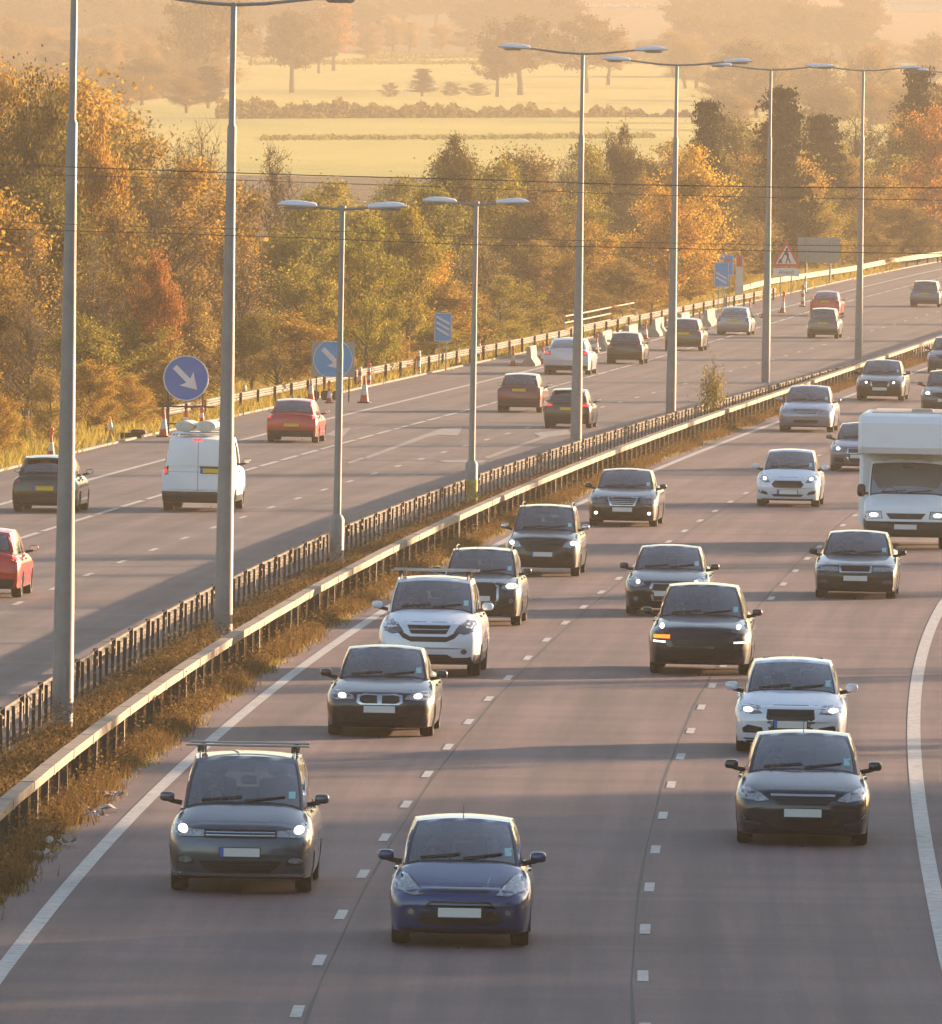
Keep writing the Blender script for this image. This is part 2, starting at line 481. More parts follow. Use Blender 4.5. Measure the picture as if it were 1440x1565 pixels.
def wheel_meshes(Rr, wd):
    k = (round(Rr, 3), round(wd, 3))
    if k in _cache: return _cache[k]
    t = MB(); ri = Rr*.66
    prof = [(ri, -wd/2), (Rr*.93, -wd/2), (Rr*.985, -wd*.38), (Rr, -wd*.2), (Rr, wd*.2), (Rr*.985, wd*.38), (Rr*.93, wd/2), (ri, wd/2), (ri*.97, wd*.30), (ri*.97, -wd*.3)]
    n = 28; vs = []; fs = []
    for r_, x in prof:
        for a in range(n): w = 2*math.pi*a/n; vs.append(Vector((x, r_*math.cos(w), r_*math.sin(w))))
    m = len(prof)
    for i in range(m):
        j = (i+1) % m
        for a in range(n): b = (a+1) % n; fs.append((i*n+a, i*n+b, j*n+b, j*n+a))
    t.add(vs, fs); to = t.build('tyre', MAT['tyre'], smooth=True)
    q = MB(); q.lathe([(ri*.98, wd*.28), (ri*.98, wd*.40), (ri*.90, wd*.42), (ri*.88, wd*.22), (.04, wd*.16), (.001, wd*.16)], n=24, axis='X')
    for a in range(5):
        w = 2*math.pi*a/5
        M = Matrix.Rotation(w, 3, 'X')
        q.box(M @ Vector((wd*.34, 0, ri*.48)), (.03, .055, ri*.86), M=M)
    q.lathe([(.06, wd*.30), (.055, wd*.41), (.001, wd*.42)], n=12, axis='X')
    ro = q.build('rim', MAT['rim'], smooth=True)
    _cache[k] = (to.data, ro.data)
    for o in (to, ro): bpy.data.objects.remove(o)
    return _cache[k]
def link(name, me, parent): 
    o = bpy.data.objects.new(name, me); COL.objects.link(o); o.parent = parent; return o
def quads_obj(name, quads, mat, parent, fm=None, ang=35):
    vs = []; fs = []
    for q in quads: fs.append(tuple(range(len(vs), len(vs)+4))); vs += list(q)
    o = mesh_obj(name, vs, fs, mat, parent)
    bm = bmesh.new(); bm.from_mesh(o.data); bmesh.ops.remove_doubles(bm, verts=bm.verts, dist=.0008)
    bmesh.ops.recalc_face_normals(bm, faces=bm.faces)
    for f in bm.faces: f.smooth = True
    bm.to_mesh(o.data); bm.free(); return o
def vehicle(name, s_over, base, pnt, front=(), rear=(), label='', cat='car', extras=(), mirrors='paint', view='front', group=None):
    s = dict(BASE[base]); s.update(s_over); L, W, H = s['L'], s['W'], s['H']
    root = empty(name); tag(root, label, cat, group)
    verts, faces, fm, fns = build_body(s, None, root)
    zU, zL, w, warp, top = fns
    cab = build_cabin(s, fns)
    # body shell and cabin frame as one painted mesh
    vs = list(map(Vector, verts)); fs = list(faces); fmm = list(fm)
    for k, q in cab:
        if k in ('frame', 'pillar'):
            fs.append(tuple(range(len(vs), len(vs)+4))); vs += list(q); fmm.append(1 if k == 'pillar' else 0)
    bo = mesh_obj('body', vs, fs, [pnt, MAT['trim']], root, fmat=fmm)
    allv = list(vs); allf = list(fs)
    for k, q in cab:
        if k not in ('frame', 'pillar'): allf.append(tuple(range(len(allv), len(allv)+4))); allv += list(q)
    bvh = BVHTree.FromPolygons(allv, allf)
    bm = bmesh.new(); bm.from_mesh(bo.data); bmesh.ops.remove_doubles(bm, verts=bm.verts, dist=.0008)
    bmesh.ops.recalc_face_normals(bm, faces=bm.faces)
    for e in bm.edges: e.smooth = not (len(e.link_faces) == 2 and e.calc_face_angle(0) > R(38))
    for f in bm.faces: f.smooth = True
    bm.to_mesh(bo.data); bm.free()
    priv = s.get('privacy')
    groups = {}
    for k, q in cab:
        if k not in ('frame', 'pillar'): groups.setdefault(k, []).append(q)
    for k, qs in groups.items():
        nm = 'side_window' if k.startswith('side') else k
        dark = priv and (k.startswith('side_window_') or k == 'rear_window') and not (k in ('side_windowL', 'side_windowR'))
        quads_obj(nm, qs, MAT['glass_dark'] if dark else MAT['glass'], root)
    def part(nm, poly, mat, d, par=root, mir=False, **kw):
        v, f = stick(bvh, poly, d, mirror=mir, **kw)
        o = mesh_obj(nm, v, f, mat, par); 
        bm = bmesh.new(); bm.from_mesh(o.data)
        for e in bm.edges: e.smooth = not (len(e.link_faces) == 2 and e.calc_face_angle(0) > R(40))
        for f_ in bm.faces: f_.smooth = True
        bm.to_mesh(o.data); bm.free()
        return o
    hw = W/2
    def sx(poly): return [(u*hw, z) for u, z in poly]
    for side_, lst in (('f', front), ('r', rear)):
        d = (0, 1, 0) if side_ == 'f' else (0, -1, 0)
        for it in lst:
            kind = it[0]
            if kind == 'head' or kind == 'tail':
                poly = sx(it[1]); o_ = it[2] if len(it) > 2 else {}
                for mir in (False, True):
                    nm = 'headlight' if kind == 'head' else 'tail_light'
                    mt = MAT[o_.get('mat', 'lamp_glass' if kind == 'head' else 'tail')]
                    h = part(nm, poly, mt, d, mir=mir, depth=.03, lift=.010)
                    cx_ = sum(p[0] for p in poly)/len(poly); cz_ = sum(p[1] for p in poly)/len(poly)
                    part('lamp_seal', [(min(cx_+(x-cx_)*1.06+math.copysign(.006, x-cx_), hw*.975), z+(.012 if z > cz_ else -.012)) for x, z in poly], MAT['trim'], d, par=h, mir=mir, depth=.02, lift=.003)
                    c = o_.get('bulb')
                    if c and not (o_.get('side') == 'L' and not mir) and not (o_.get('side') == 'R' and mir):
                        bm_ = MAT[o_.get('bulbmat', 'lamp_on')]
                        part('bulb', ell(c[0]*hw, c[1], c[2]*.85, (c[3] if len(c) > 3 else c[2])*.85, 12), bm_, d, par=h, mir=mir, depth=.03, lift=.022)
            elif kind == 'pair':            # ('pair', name, poly, mat)
                for mir in (False, True): part(it[1], sx(it[2]), MAT[it[3]], d, mir=mir, depth=.03, lift=it[4] if len(it) > 4 else .006)
            elif kind == 'one':
                part(it[1], sx(it[2]), MAT[it[3]] if isinstance(it[3], str) else it[3], d, depth=.03, lift=it[4] if len(it) > 4 else .006)
            elif kind == 'grille':          # ('grille', poly, nbars, chrome, name)
                nm = it[4] if len(it) > 4 else 'grille'; poly = sx(it[1])
                if it[3]:
                    cx = sum(p[0] for p in poly)/len(poly); cz = sum(p[1] for p in poly)/len(poly)
                    big = [(cx+(x-cx)*(1+.05/max(.05, abs(x-cx)))if abs(x-cx) > .02 else x, z+(.022 if z > cz else -.022)) for x, z in poly]
                    fr = part('grille_surround', big, MAT['chrome'] if it[3] is True else MAT[it[3]], d, depth=.03, lift=.005)
                g = part(nm, poly, MAT['grille'], d, depth=.03, lift=.010)
                z0, z1 = min(p[1] for p in poly), max(p[1] for p in poly)
                if it[2]:
                    vv = []; ff = []
                    for k in range(it[2]):
                        z = lerp(z0, z1, (k+1)/(it[2]+1)); xs = []
                        for i in range(len(poly)):
                            a, b = poly[i], poly[i-1]
                            if (a[1] > z) != (b[1] > z): xs.append((b[0]-a[0])*(z-a[1])/(b[1]-a[1])+a[0])
                        if len(xs) < 2: continue
                        x0, x1 = min(xs)+.01, max(xs)-.01
                        if x1-x0 < .05: continue
                        v, f = stick(bvh, [(x0, z-.008), (x1, z-.008), (x1, z+.008), (x0, z+.008)], d, lift=.018, depth=.01, grid=.08)
                        n = len(vv); vv += v; ff += [tuple(i+n for i in q) for q in f]
                    if vv: mesh_obj('grille_bar', vv, ff, MAT[it[5]] if len(it) > 5 else MAT['trim'], g)
            elif kind == 'plate':
                z = it[1]; hp = .26; x0 = it[3] if len(it) > 3 else 0
                mt = MAT['plate_w'] if side_ == 'f' else MAT['plate_y']
                pl = MB(); 
                ys = []
                for xx in (-hp+x0, x0, hp+x0):
                    o = Vector((xx, -3 if side_ == 'f' else L+3, z)); loc, *_ = bvh.ray_cast(o, Vector(d)); ys.append(loc.y if loc else 0)
                yy = min(ys)-.035 if side_ == 'f' else max(ys)+.035
                pl.box((x0, yy, z), (.52, .014, .111)); po = pl.build('number_plate', mt, root)
                bk = MB(); bk.box((x0, yy+(.02 if side_ == 'f' else -.02), z), (.55, .024, .135)); bk.build('plate_holder', MAT['trim'], po)
                if len(it) > 2 and it[2]:
                    b = MB(); sg = -1
                    b.box((x0+sg*(-.235 if side_ == 'r' else .235), yy+(-.004 if side_ == 'f' else .004), z), (.05, .012, .108)); b.build('plate_band', MAT['plate_b'], po)
    # wheels
    td, rd = wheel_meshes(s['R'], .215)
    for i, a in enumerate((s['yf'], s['yf']+s['wb'])):
        for sg in (-1, 1):
            e = empty('wheel', (sg*(hw-.125-(.015 if i == 0 else .01)), a, s['R']), 0, root)
            if sg < 0: e.rotation_euler = (0, 0, math.pi)
            link('tyre', td, e); link('rim', rd, e)
    # dark wheel wells
    wl = MB()
    for a in (s['yf'], s['yf']+s['wb']):
        for sg in (-1, 1): wl.box((sg*(hw-.34), a, s['R']*1.5+.02), (.05, s['R']*2.2, s['R']*1.0))
    wl.box((0, L/2, s.get('cl', .19)+.07), (W*.80, L*.72, .05))
    wl.build('underbody', MAT['blackplastic'], root)
    # mirrors
    mm = pnt if mirrors == 'paint' else MAT[mirrors]
    ym = s['yc']+.38*(s['yt']-s['yc'])+.1; zmir = lerp(s['zc'], H, .13)+s.get('mz', 0)
    for sg in (-1, 1):
        bmv = bmesh.new(); bmesh.ops.create_uvsphere(bmv, u_segments=12, v_segments=8, radius=1)
        ml = s.get('mirror', (.098, .08, .066))
        for v in bmv.verts:
            n_ = v.co.copy(); v.co = Vector([math.copysign(abs(c_)**.62, c_) for c_ in n_])
            y_ = v.co.y*ml[1]; y_ = min(y_, .35*ml[1])
            v.co = Vector((v.co.x*ml[0], y_, v.co.z*ml[2]))
        me = bpy.data.meshes.new('door_mirror'); bmv.to_mesh(me); bmv.free(); me.materials.append(mm)
        me.polygons.foreach_set('use_smooth', [True]*len(me.polygons))
        mo = link('door_mirror', me, root); mo.location = (sg*(hw+.065), ym, zmir-.02)
        q = MB(); q.tube([(-sg*.02, .02, -.05), (-sg*.19, .04, -.085)], [.028, .036], 6); q.build('mirror_arm', MAT['blackplastic'], mo, True)
        g = MB(); g.box((0, .35*ml[1]+.003, 0), (ml[0]*1.6, .006, ml[2]*1.5), bev=.002); g.build('mirror_glass', MAT['chrome'], mo)
    # wipers
    wp = MB()
    for x0, x1 in ((-.62, -.02), (.02, .60)):
        pts = []
        for k in range(5):
            x = lerp(x0, x1, k/4)*hw*.95; z = s['zc']+.03+.05*(k/4)
            loc, *_ = bvh.ray_cast(Vector((x, -3, z)), Vector((0, 1, 0)))
            if loc: pts.append(loc+Vector((0, -.015, .01)))
        if len(pts) > 1: wp.tube(pts, .011, 5)
    if wp.v: wp.build('wiper', MAT['trim'], root)
    # interior
    if not s.get('noseats'):
        q = MB(); zb_ = s['zc']-.42; ysr = s['yt']+.45
        def seat(x, y, wd):
            q.box((x, y-.22, zb_+.05), (wd, .5, .16), bev=.04); 
            Mx = Matrix.Rotation(R(-14), 3, 'X'); q.box((x, y+.10, zb_+.38), (wd, .13, .62), M=Mx, bev=.04)
            q.box((x, y+.20, zb_+.80), (.26 if wd < .7 else .24, .10, .17), M=Mx, bev=.035)
        seat(-hw*.42, ysr, .50); seat(hw*.42, ysr, .50)
        yr_ = min(ysr+.85, s['yb']-.35)
        q.box((0, yr_, zb_+.25), (W*.68, .14, .55), bev=.04)
        for x in (-.45, 0, .45): q.box((x*hw, yr_+.04, zb_+.62), (.22, .09, .13), bev=.03)
        q.build('seats', MAT['seat'], root, True)
        q = MB(); q.box((0, s['yc']+.42, s['zc']-.10), (W*.74, .42, .14), bev=.05)
        q.lathe([(.02, 0), (.02, .02)], c=(0, 0, 0))
        q.build('dashboard', MAT['seat'], root, True)
        q = MB(); xs_ = -hw*.42; pts = []
        for k in range(17):
            a = 2*math.pi*k/16; pts.append((xs_+.18*math.cos(a), s['yc']+.72-.07*math.sin(a), s['zc']-.03+.17*math.sin(a)))
        q.tube(pts, .014, 6, caps=False); q.build('steering_wheel', MAT['trim'], root, True)
        q = MB(); q.box((0, s['yt']+.0, H-.17), (.24, .03, .07), bev=.01); q.build('rear_view_mirror', MAT['trim'], root)
    if view == 'front' and not s.get('panel'):
        za, zb2 = s['zb']+.015, s['zc']-.015
        for mir in (False, True):
            part('bonnet_seam', [(.60*hw, za), (.615*hw, za), (.80*hw, zb2-.05), (.785*hw, zb2-.05)], MAT['trim'], (0, 1, 0), mir=mir, lift=.0015, depth=.008, grid=.1)
            if s.get('crease', 1): part('bonnet_crease', [(.34*hw, za+.01), (.375*hw, za+.01), (.50*hw, zb2), (.475*hw, zb2)], pnt, (0, 1, 0), mir=mir, lift=.007, depth=.012, grid=.1)
        part('bonnet_seam', [(-.60*hw, za-.008), (.60*hw, za-.008), (.60*hw, za+.002), (-.60*hw, za+.002)], MAT['trim'], (0, 1, 0), lift=.0015, depth=.008, grid=.12)
    if view == 'front' and s.get('sticker', 1):
        p = []
        x0 = .62*hw*s['xb']/.86; z0 = s['zc']+.06
        v, f = stick(bvh, [(x0, z0), (x0+.085, z0), (x0+.08, z0+.09), (x0-.005, z0+.09)], (0, 1, 0), lift=.006, depth=.003)
        mesh_obj('windscreen_sticker', v, f, MAT['sticker'], root)
    # side door shut lines, handles and rub strip on both flanks
    for sg in (-1, 1):
        d = (-sg, 0, 0)
        yd1 = s['yc']+.25; yd2 = lerp(s['yt'], s['yr'], .32); yd3 = min(s['yf']+s['wb']-.05, s['yb']-.4)
        zs0 = s.get('cl', .19)+.14
        vv = []; ff = []
        for yd in (yd1, yd2) + (() if s.get('two_door') else (yd3,)):
            zz0 = zs0 if yd != yd3 else max(zs0, s['R']*2+.12)
            v, f = stick(bvh, [(yd, zz0), (yd+.012, zz0), (yd+.012, s['zc']-.06), (yd, s['zc']-.06)], d, lift=.002, depth=.008, grid=.12)
            n = len(vv); vv += v; ff += [tuple(i+n for i in q_) for q_ in f]
        mesh_obj('door_seam', vv, ff, MAT['trim'], root)
        for yd in (yd2-.22,) + (() if s.get('two_door') else (yd3-.20,)):
            v, f = stick(bvh, [(yd, s['zc']-.17), (yd+.15, s['zc']-.165), (yd+.15, s['zc']-.135), (yd, s['zc']-.14)], d, lift=.03, depth=.03)
            mesh_obj('door_handle', v, f, pnt if not s.get('dark_low') else MAT['trim'], root)
    ex = set(extras)
    if 'rails' in ex:
        for sg in (-1, 1):
            q = MB(); x = sg*s['xt']*hw*.93; y0, y1 = s['yt']+.25, s['yr']-.15
            q.tube([(x, y0, H-.04), (x, y0+.12, H+.04), (x, (y0+y1)/2, H+.055), (x, y1-.12, H+.035), (x, y1, H-.05)], .016, 6)
            q.build('roof_rail', MAT['chrome'] if 'chrome_rails' in ex else MAT['trim'], root, True)
    if 'bars' in ex:
        for k, yy in enumerate((s['yt']+.45, s['yt']+1.25)):
            q = MB(); q.box((0, yy, H+.115), (W*.86 if k == 0 else W*.84, .075, .028), bev=.01)
            b = q.build('roof_bar', MAT['rim'], root)
            q = MB()
            for sg in (-1, 1): q.box((sg*s['xt']*hw*.93, yy, H+.06), (.09, .10, .10), bev=.02)
            q.build('bar_foot', MAT['trim'], b)
    if 'antenna' in ex:
        q = MB(); ya = s['yt']+.22; q.tube([(0, ya, H-.02), (0, ya-.01, H+.02), (0, ya+.10, H+.14)], [.012, .006, .004], 5); q.build('antenna', MAT['trim'], root)
    if 'fin' in ex:
        q = MB(); q.add([(-.02, s['yr']-.3, H-.03), (.02, s['yr']-.3, H-.03), (.02, s['yr']-.12, H-.03), (-.02, s['yr']-.12, H-.03), (0, s['yr']-.14, H+.06), (0, s['yr']-.17, H+.06)],
            [(0, 1, 5), (1, 2, 4, 5), (2, 3, 4), (3, 0, 5, 4)]); q.build('antenna', pnt, root)
    if 'rwiper' in ex:
        q = MB(); pts = []
        for k in range(5):
            x = lerp(.02, .34, k/4); z = s['zr']+.05+.03*k/4
            loc, *_ = bvh.ray_cast(Vector((x, L+3, z)), Vector((0, -1, 0)))
            if loc: pts.append(loc+Vector((0, .015, 0)))
        if len(pts) > 1: q.tube(pts, .011, 5); q.build('rear_wiper', MAT['trim'], root)
    if 'spoiler' in ex:
        q = MB(); q.box((0, s['yr']+.06, H-.065), (s['xt']*W*.92, .26, .03), bev=.01); q.build('spoiler', pnt, root)
    root['_L'] = L
    return root, s, bvh
def place(root, s, px, py, face='front', wpx=None, heading=None, nudge=0):
    """put the near tyres' contact line on the ground seen at (px, py)"""
    g = P(px, py)
    k = 1.0
    if wpx: k = max(.90, min(1.10, (wpx/sc_at(g))/s['W']))
    h = heading
    off = s['yf']-s['R']*.2 if face == 'front' else (s['L']-s['yf']-s['wb']-s['R']*.2)
    fwd = Vector((math.sin(h), math.cos(h), 0))          # away from the camera along the lane
    if face == 'front':
        root.location = g-fwd*off*k; root.rotation_euler = (0, 0, -h)
    else:
        # rear towards camera: local +y (rear) points to the camera
        root.location = g+fwd*(s['L']-off)*k; root.rotation_euler = (0, 0, math.pi-h)
    c = root.location+fwd*(s['L']*k/2*(1))*(1 if face == 'front' else -1)
    root.location.z = T(c.y); root.scale = (k, k, k)
    slope = math.atan((T(c.y+5)-T(c.y-5))/10)
    root.rotation_euler.x = slope if face == 'front' else -slope
    del root['_L']
    return k
# ------------------------------------------------------------------ the lines of the motorway, traced on the ground
TR = {'RE':[(0,1440),(150,1305),(300,1175),(345,1110),(450,1030),(570,950),(893,770),(1010,720),(1100,672),(1180,643),(1290,608),(1400,572)],
'D1':[(450,1549),(523,1394),(595,1272),(661,1176),(726,1097),(787,1028),(847,964),(906,914),(1020,829),(1103,776)],
'D2':[(983,1493),(984,1418),(992,1352),(1003,1293),(1016,1243),(1030,1196),(1058,1113),(1090,1045),(1166,930),(1208,880),(1293,800)],
'RW':[(1440,1430),(1420,1320),(1402,1200),(1396,1130),(1400,1050),(1415,985),(1440,925)],
'RB':[(0,1213),(100,1135),(235,1055),(345,985),(450,920),(550,860),(700,785),(850,722),(960,680),(1100,628),(1180,600),(1260,570),(1440,515)],
'LB':[(0,1085),(80,1042),(200,962),(330,905),(400,868),(515,812),(600,775),(720,725),(870,675),(1030,635),(1180,590),(1310,555),(1440,520)],
'LD':[(20,925),(52,910),(80,900),(137,879),(190,859),(240,839),(287,821),(383,786),(430,770),(476,755)],
'LM':[(30,828),(100,800),(240,765),(380,718),(490,683),(520,672),(700,625),(840,590),(960,567),(1090,524),(1180,500),(1240,470)],
'LE':[(0,770),(70,755),(140,727),(240,700),(380,675),(520,640),(560,627),(700,590),(850,560),(1170,470),(1330,440)],
'LK':[(0,722),(130,692),(225,668),(380,633),(480,600),(600,582),(700,562),(830,540),(1180,455),(1330,420),(1440,400)],
'GR':[(300,615),(480,578),(600,555),(700,535),(860,505),(1000,478),(1090,460),(1180,440)],
'RV':[(0,1345),(75,1290),(180,1215),(250,1135),(390,1050),(490,965),(600,900),(760,815),(880,750),(1010,705),(1180,640),(1300,590)]}
ZT = {'RB': .72, 'LB': .62, 'GR': .66}
W_ = {k: np.array([tuple(P(a, b, ZT.get(k, 0)))[:2] for a, b in v]) for k, v in TR.items()}
mx_ = np.concatenate([W_['RE'][:, 0], W_['LK'][6:, 0]+18.9]); my_ = np.concatenate([W_['RE'][:, 1], W_['LK'][6:, 1]])
mc_ = np.polyfit((my_-400)/300, mx_, 4)
def master(y):
    yy = min(max(y, 120), 860); t = (yy-400)/300
    v = np.polyval(mc_, t); d = np.polyval(np.polyder(mc_), t)/300
    return float(v+d*(y-yy))
def heading(y): return math.atan((master(y+6)-master(y-6))/12)
OFF = {}
for k, w in W_.items():
    r_ = np.array([x-master(y) for x, y in w]); deg = {'RW': 3, 'LD': 1, 'D1': 2, 'D2': 2}.get(k, 2)
    c = np.polyfit((w[:, 1]-400)/300, r_, deg); OFF[k] = (c, w[:, 1].min(), w[:, 1].max())
def line(k, y):
    c, a, b = OFF[k]; yy = min(max(y, a), b)
    if k == 'RW' and y > b:      # the slip road peels away to the right
        t = (b-400)/300; d = np.polyval(np.polyder(c), t)/300
        return master(y)+float(np.polyval(c, t)+d*(y-b)+.0006*(y-b)**2)
    if k == 'RW' and y < a:
        t = (a-400)/300; d = np.polyval(np.polyder(c), t)/300
        return master(y)+float(np.polyval(c, t)+d*(y-a))
    return master(y)+float(np.polyval(c, (yy-400)/300))
YS = [60+6*i for i in range(161)]+[1020+30*i for i in range(1, 30)]+[1890+90*i for i in range(1, 30)]+[4600+200*i for i in range(1, 20)]
YS = sorted(YS)
def strip(name, fa, fb, z, y0, y1, mat, n=1, kind='structure', step=None, solid=0):
    ys = [y for y in YS if y0 < y < y1]; ys = [y0]+ys+[y1]
    vs = []; fs = []
    def Tz(y):      # piecewise linear between the common rows so that sheets never cross
        for i in range(len(YS)-1):
            if YS[i] <= y <= YS[i+1]: return lerp(T(YS[i]), T(YS[i+1]), (y-YS[i])/(YS[i+1]-YS[i]))
        return T(y)
    for y in ys:
        a, b = fa(y), fb(y)
        for k in range(n+1): vs.append((lerp(a, b, k/n), y, Tz(y)+z))
    for i in range(len(ys)-1):
        for k in range(n): q = i*(n+1)+k; fs.append((q, q+1, q+n+2, q+n+1))
    o = mesh_obj(name, vs, fs, mat); tag(o, kind=kind)
    uv = o.data.uv_layers.new(name='road')          # metres across and along the road, for wear that follows the lanes
    for lp in o.data.loops:
        v = vs[lp.vertex_index]; uv.data[lp.index].uv = (v[0]-master(v[1]), v[1])
    return o

# ------------------------------------------------------------------ ground materials
def ground_mat(name, cols, scale=.05, rough=.95, fine=3.0, bump=.3, stretch=None):
    m, nt, b = newmat(name); tc = N(nt, 'ShaderNodeTexCoord')
    src = tc.outputs['Object']
    if stretch:
        mp = N(nt, 'ShaderNodeMapping'); mp.inputs['Scale'].default_value = stretch; nt.links.new(src, mp.inputs[0]); big = mp.outputs[0]
    else: big = src
    n1 = N(nt, 'ShaderNodeTexNoise', Scale=scale, Detail=7.0, Roughness=.6); nt.links.new(big, n1.inputs['Vector'])
    n2 = N(nt, 'ShaderNodeTexNoise', Scale=fine, Detail=5.0, Roughness=.7); nt.links.new(src, n2.inputs['Vector'])
    ad = N(nt, 'ShaderNodeMath', operation='MULTIPLY_ADD'); ad.inputs[1].default_value = .45
    nt.links.new(n2.outputs[0], ad.inputs[0]); 
    s2 = N(nt, 'ShaderNodeMath', operation='MULTIPLY'); s2.inputs[1].default_value = .75; nt.links.new(n1.outputs[0], s2.inputs[0]); nt.links.new(s2.outputs[0], ad.inputs[2])
    cr_ = N(nt, 'ShaderNodeValToRGB'); e = cr_.color_ramp.elements
    e[0].position = .42; e[0].color = rgb(cols[0]); e[1].position = .78; e[1].color = rgb(cols[-1])
    for i, c in enumerate(cols[1:-1]): q = e.new(.42+.36*(i+1)/(len(cols)-1)); q.color = rgb(c)
    nt.links.new(ad.outputs[0], cr_.inputs[0]); nt.links.new(cr_.outputs[0], b.inputs['Base Color'])
    b.inputs['Roughness'].default_value = rough; b.inputs['Specular IOR Level'].default_value = .2
    bp = N(nt, 'ShaderNodeBump', Strength=bump, Distance=.05); nt.links.new(n2.outputs[0], bp.inputs['Height']); nt.links.new(bp.outputs[0], b.inputs['Normal'])
    return m
def asphalt(name, base, warm):
    m, nt, b = newmat(name); tc = N(nt, 'ShaderNodeTexCoord'); ob = tc.outputs['Object']; uvn = tc.outputs['UV']
    # aggregate
    n1 = N(nt, 'ShaderNodeTexNoise', Scale=28.0, Detail=4.0, Roughness=.8); nt.links.new(ob, n1.inputs['Vector'])
    # long streaks along the travel direction, patches of older surfacing, oil down the lane middles
    mp = N(nt, 'ShaderNodeMapping'); mp.inputs['Scale'].default_value = (1.5, .03, 1); nt.links.new(uvn, mp.inputs[0])
    n2 = N(nt, 'ShaderNodeTexNoise', Scale=1.0, Detail=5.0, Roughness=.6); nt.links.new(mp.outputs[0], n2.inputs['Vector'])
    n3 = N(nt, 'ShaderNodeTexNoise', Scale=.12, Detail=6.0, Roughness=.65); nt.links.new(ob, n3.inputs['Vector'])
    mp4 = N(nt, 'ShaderNodeMapping'); mp4.inputs['Scale'].default_value = (.06, .55, 1); nt.links.new(uvn, mp4.inputs[0])
    n4 = N(nt, 'ShaderNodeTexNoise', Scale=1.0, Detail=3.0, Roughness=.55); nt.links.new(mp4.outputs[0], n4.inputs['Vector'])
    def mr(src, a, b_, c, d):
        q = N(nt, 'ShaderNodeMapRange'); q.inputs[1].default_value = a; q.inputs[2].default_value = b_; q.inputs[3].default_value = c; q.inputs[4].default_value = d
        nt.links.new(src, q.inputs[0]); return q.outputs[0]
    # polished wheel paths and darker oil lanes
    su = N(nt, 'ShaderNodeSeparateXYZ'); nt.links.new(uvn, su.inputs[0])
    ma = N(nt, 'ShaderNodeMath', operation='MULTIPLY_ADD'); ma.inputs[1].default_value = 2*math.pi/1.86; ma.inputs[2].default_value = 1.2; nt.links.new(su.outputs[0], ma.inputs[0])
    co = N(nt, 'ShaderNodeMath', operation='COSINE'); nt.links.new(ma.outputs[0], co.inputs[0])
    v = None
    for src, a, b_, c, d in ((n1.outputs[0], .3, .7, .60, 1.45), (n2.outputs[0], .35, .65, .84, 1.14), (n3.outputs[0], .35, .65, .86, 1.13), (n4.outputs[0], .38, .62, .90, 1.08), (co.outputs[0], -1, 1, .93, 1.07)):
        o = mr(src, a, b_, c, d)
        if v is None: v = o
        else:
            q = N(nt, 'ShaderNodeMath', operation='MULTIPLY'); nt.links.new(v, q.inputs[0]); nt.links.new(o, q.inputs[1]); v = q.outputs[0]
    mc = N(nt, 'ShaderNodeMix', data_type='RGBA'); mc.inputs[6].default_value = base; mc.inputs[7].default_value = warm; nt.links.new(mr(n2.outputs[0], .35, .65, 0, 1), mc.inputs[0])
    mx = N(nt, 'ShaderNodeMix', data_type='RGBA', blend_type='MULTIPLY'); mx.inputs[0].default_value = 1
    nt.links.new(mc.outputs[2], mx.inputs[6]); nt.links.new(v, mx.inputs[7]); nt.links.new(mx.outputs[2], b.inputs['Base Color'])
    b.inputs['Roughness'].default_value = .72; b.inputs['Specular IOR Level'].default_value = .35
    bp = N(nt, 'ShaderNodeBump', Strength=.35, Distance=.012); nt.links.new(n1.outputs[0], bp.inputs['Height']); nt.links.new(bp.outputs[0], b.inputs['Normal'])
    return m
MAT['asphalt'] = asphalt('asphalt', (.136, .093, .094, 1), (.165, .110, .101, 1))
MAT['asphalt2'] = asphalt('asphalt_old', (.128, .098, .098, 1), (.148, .112, .104, 1))
def markmat():
    m, nt, b = newmat('road_paint'); tc = N(nt, 'ShaderNodeTexCoord')
    n = N(nt, 'ShaderNodeTexNoise', Scale=4.0, Detail=10.0, Roughness=.85); nt.links.new(tc.outputs['Object'], n.inputs['Vector'])
    c = N(nt, 'ShaderNodeValToRGB'); e = c.color_ramp.elements; e[0].position = .36; e[0].color = (.17, .145, .14, 1); e[1].position = .52; e[1].color = (.50, .47, .44, 1)
    nt.links.new(n.outputs[0], c.inputs[0]); nt.links.new(c.outputs[0], b.inputs['Base Color']); b.inputs['Roughness'].default_value = .6
    return m
MAT['paint'] = markmat()
MAT['fairway'] = ground_mat('fairway_grass', ['86863c', 'aaa24a', 'c2b25c'], .012, stretch=(1, .35, 1), fine=.2)
MAT['floor'] = ground_mat('woodland_floor', ['2b2116', '43331f', '574527'], .15)
MAT['verge'] = ground_mat('verge_grass', ['4a4420', '6b6030', '8a7a3c'], .25)
MAT['soil'] = ground_mat('reservation_soil', ['2e2016', '46301f', '5c4429'], .5)
MAT['plough'] = ground_mat('plough_earth', ['5a4a38', '685642', '77654c'], .02)
MAT['kerb'] = simple('kerb_concrete', (.26, .23, .19), .9, noise=.3, nscale=2)

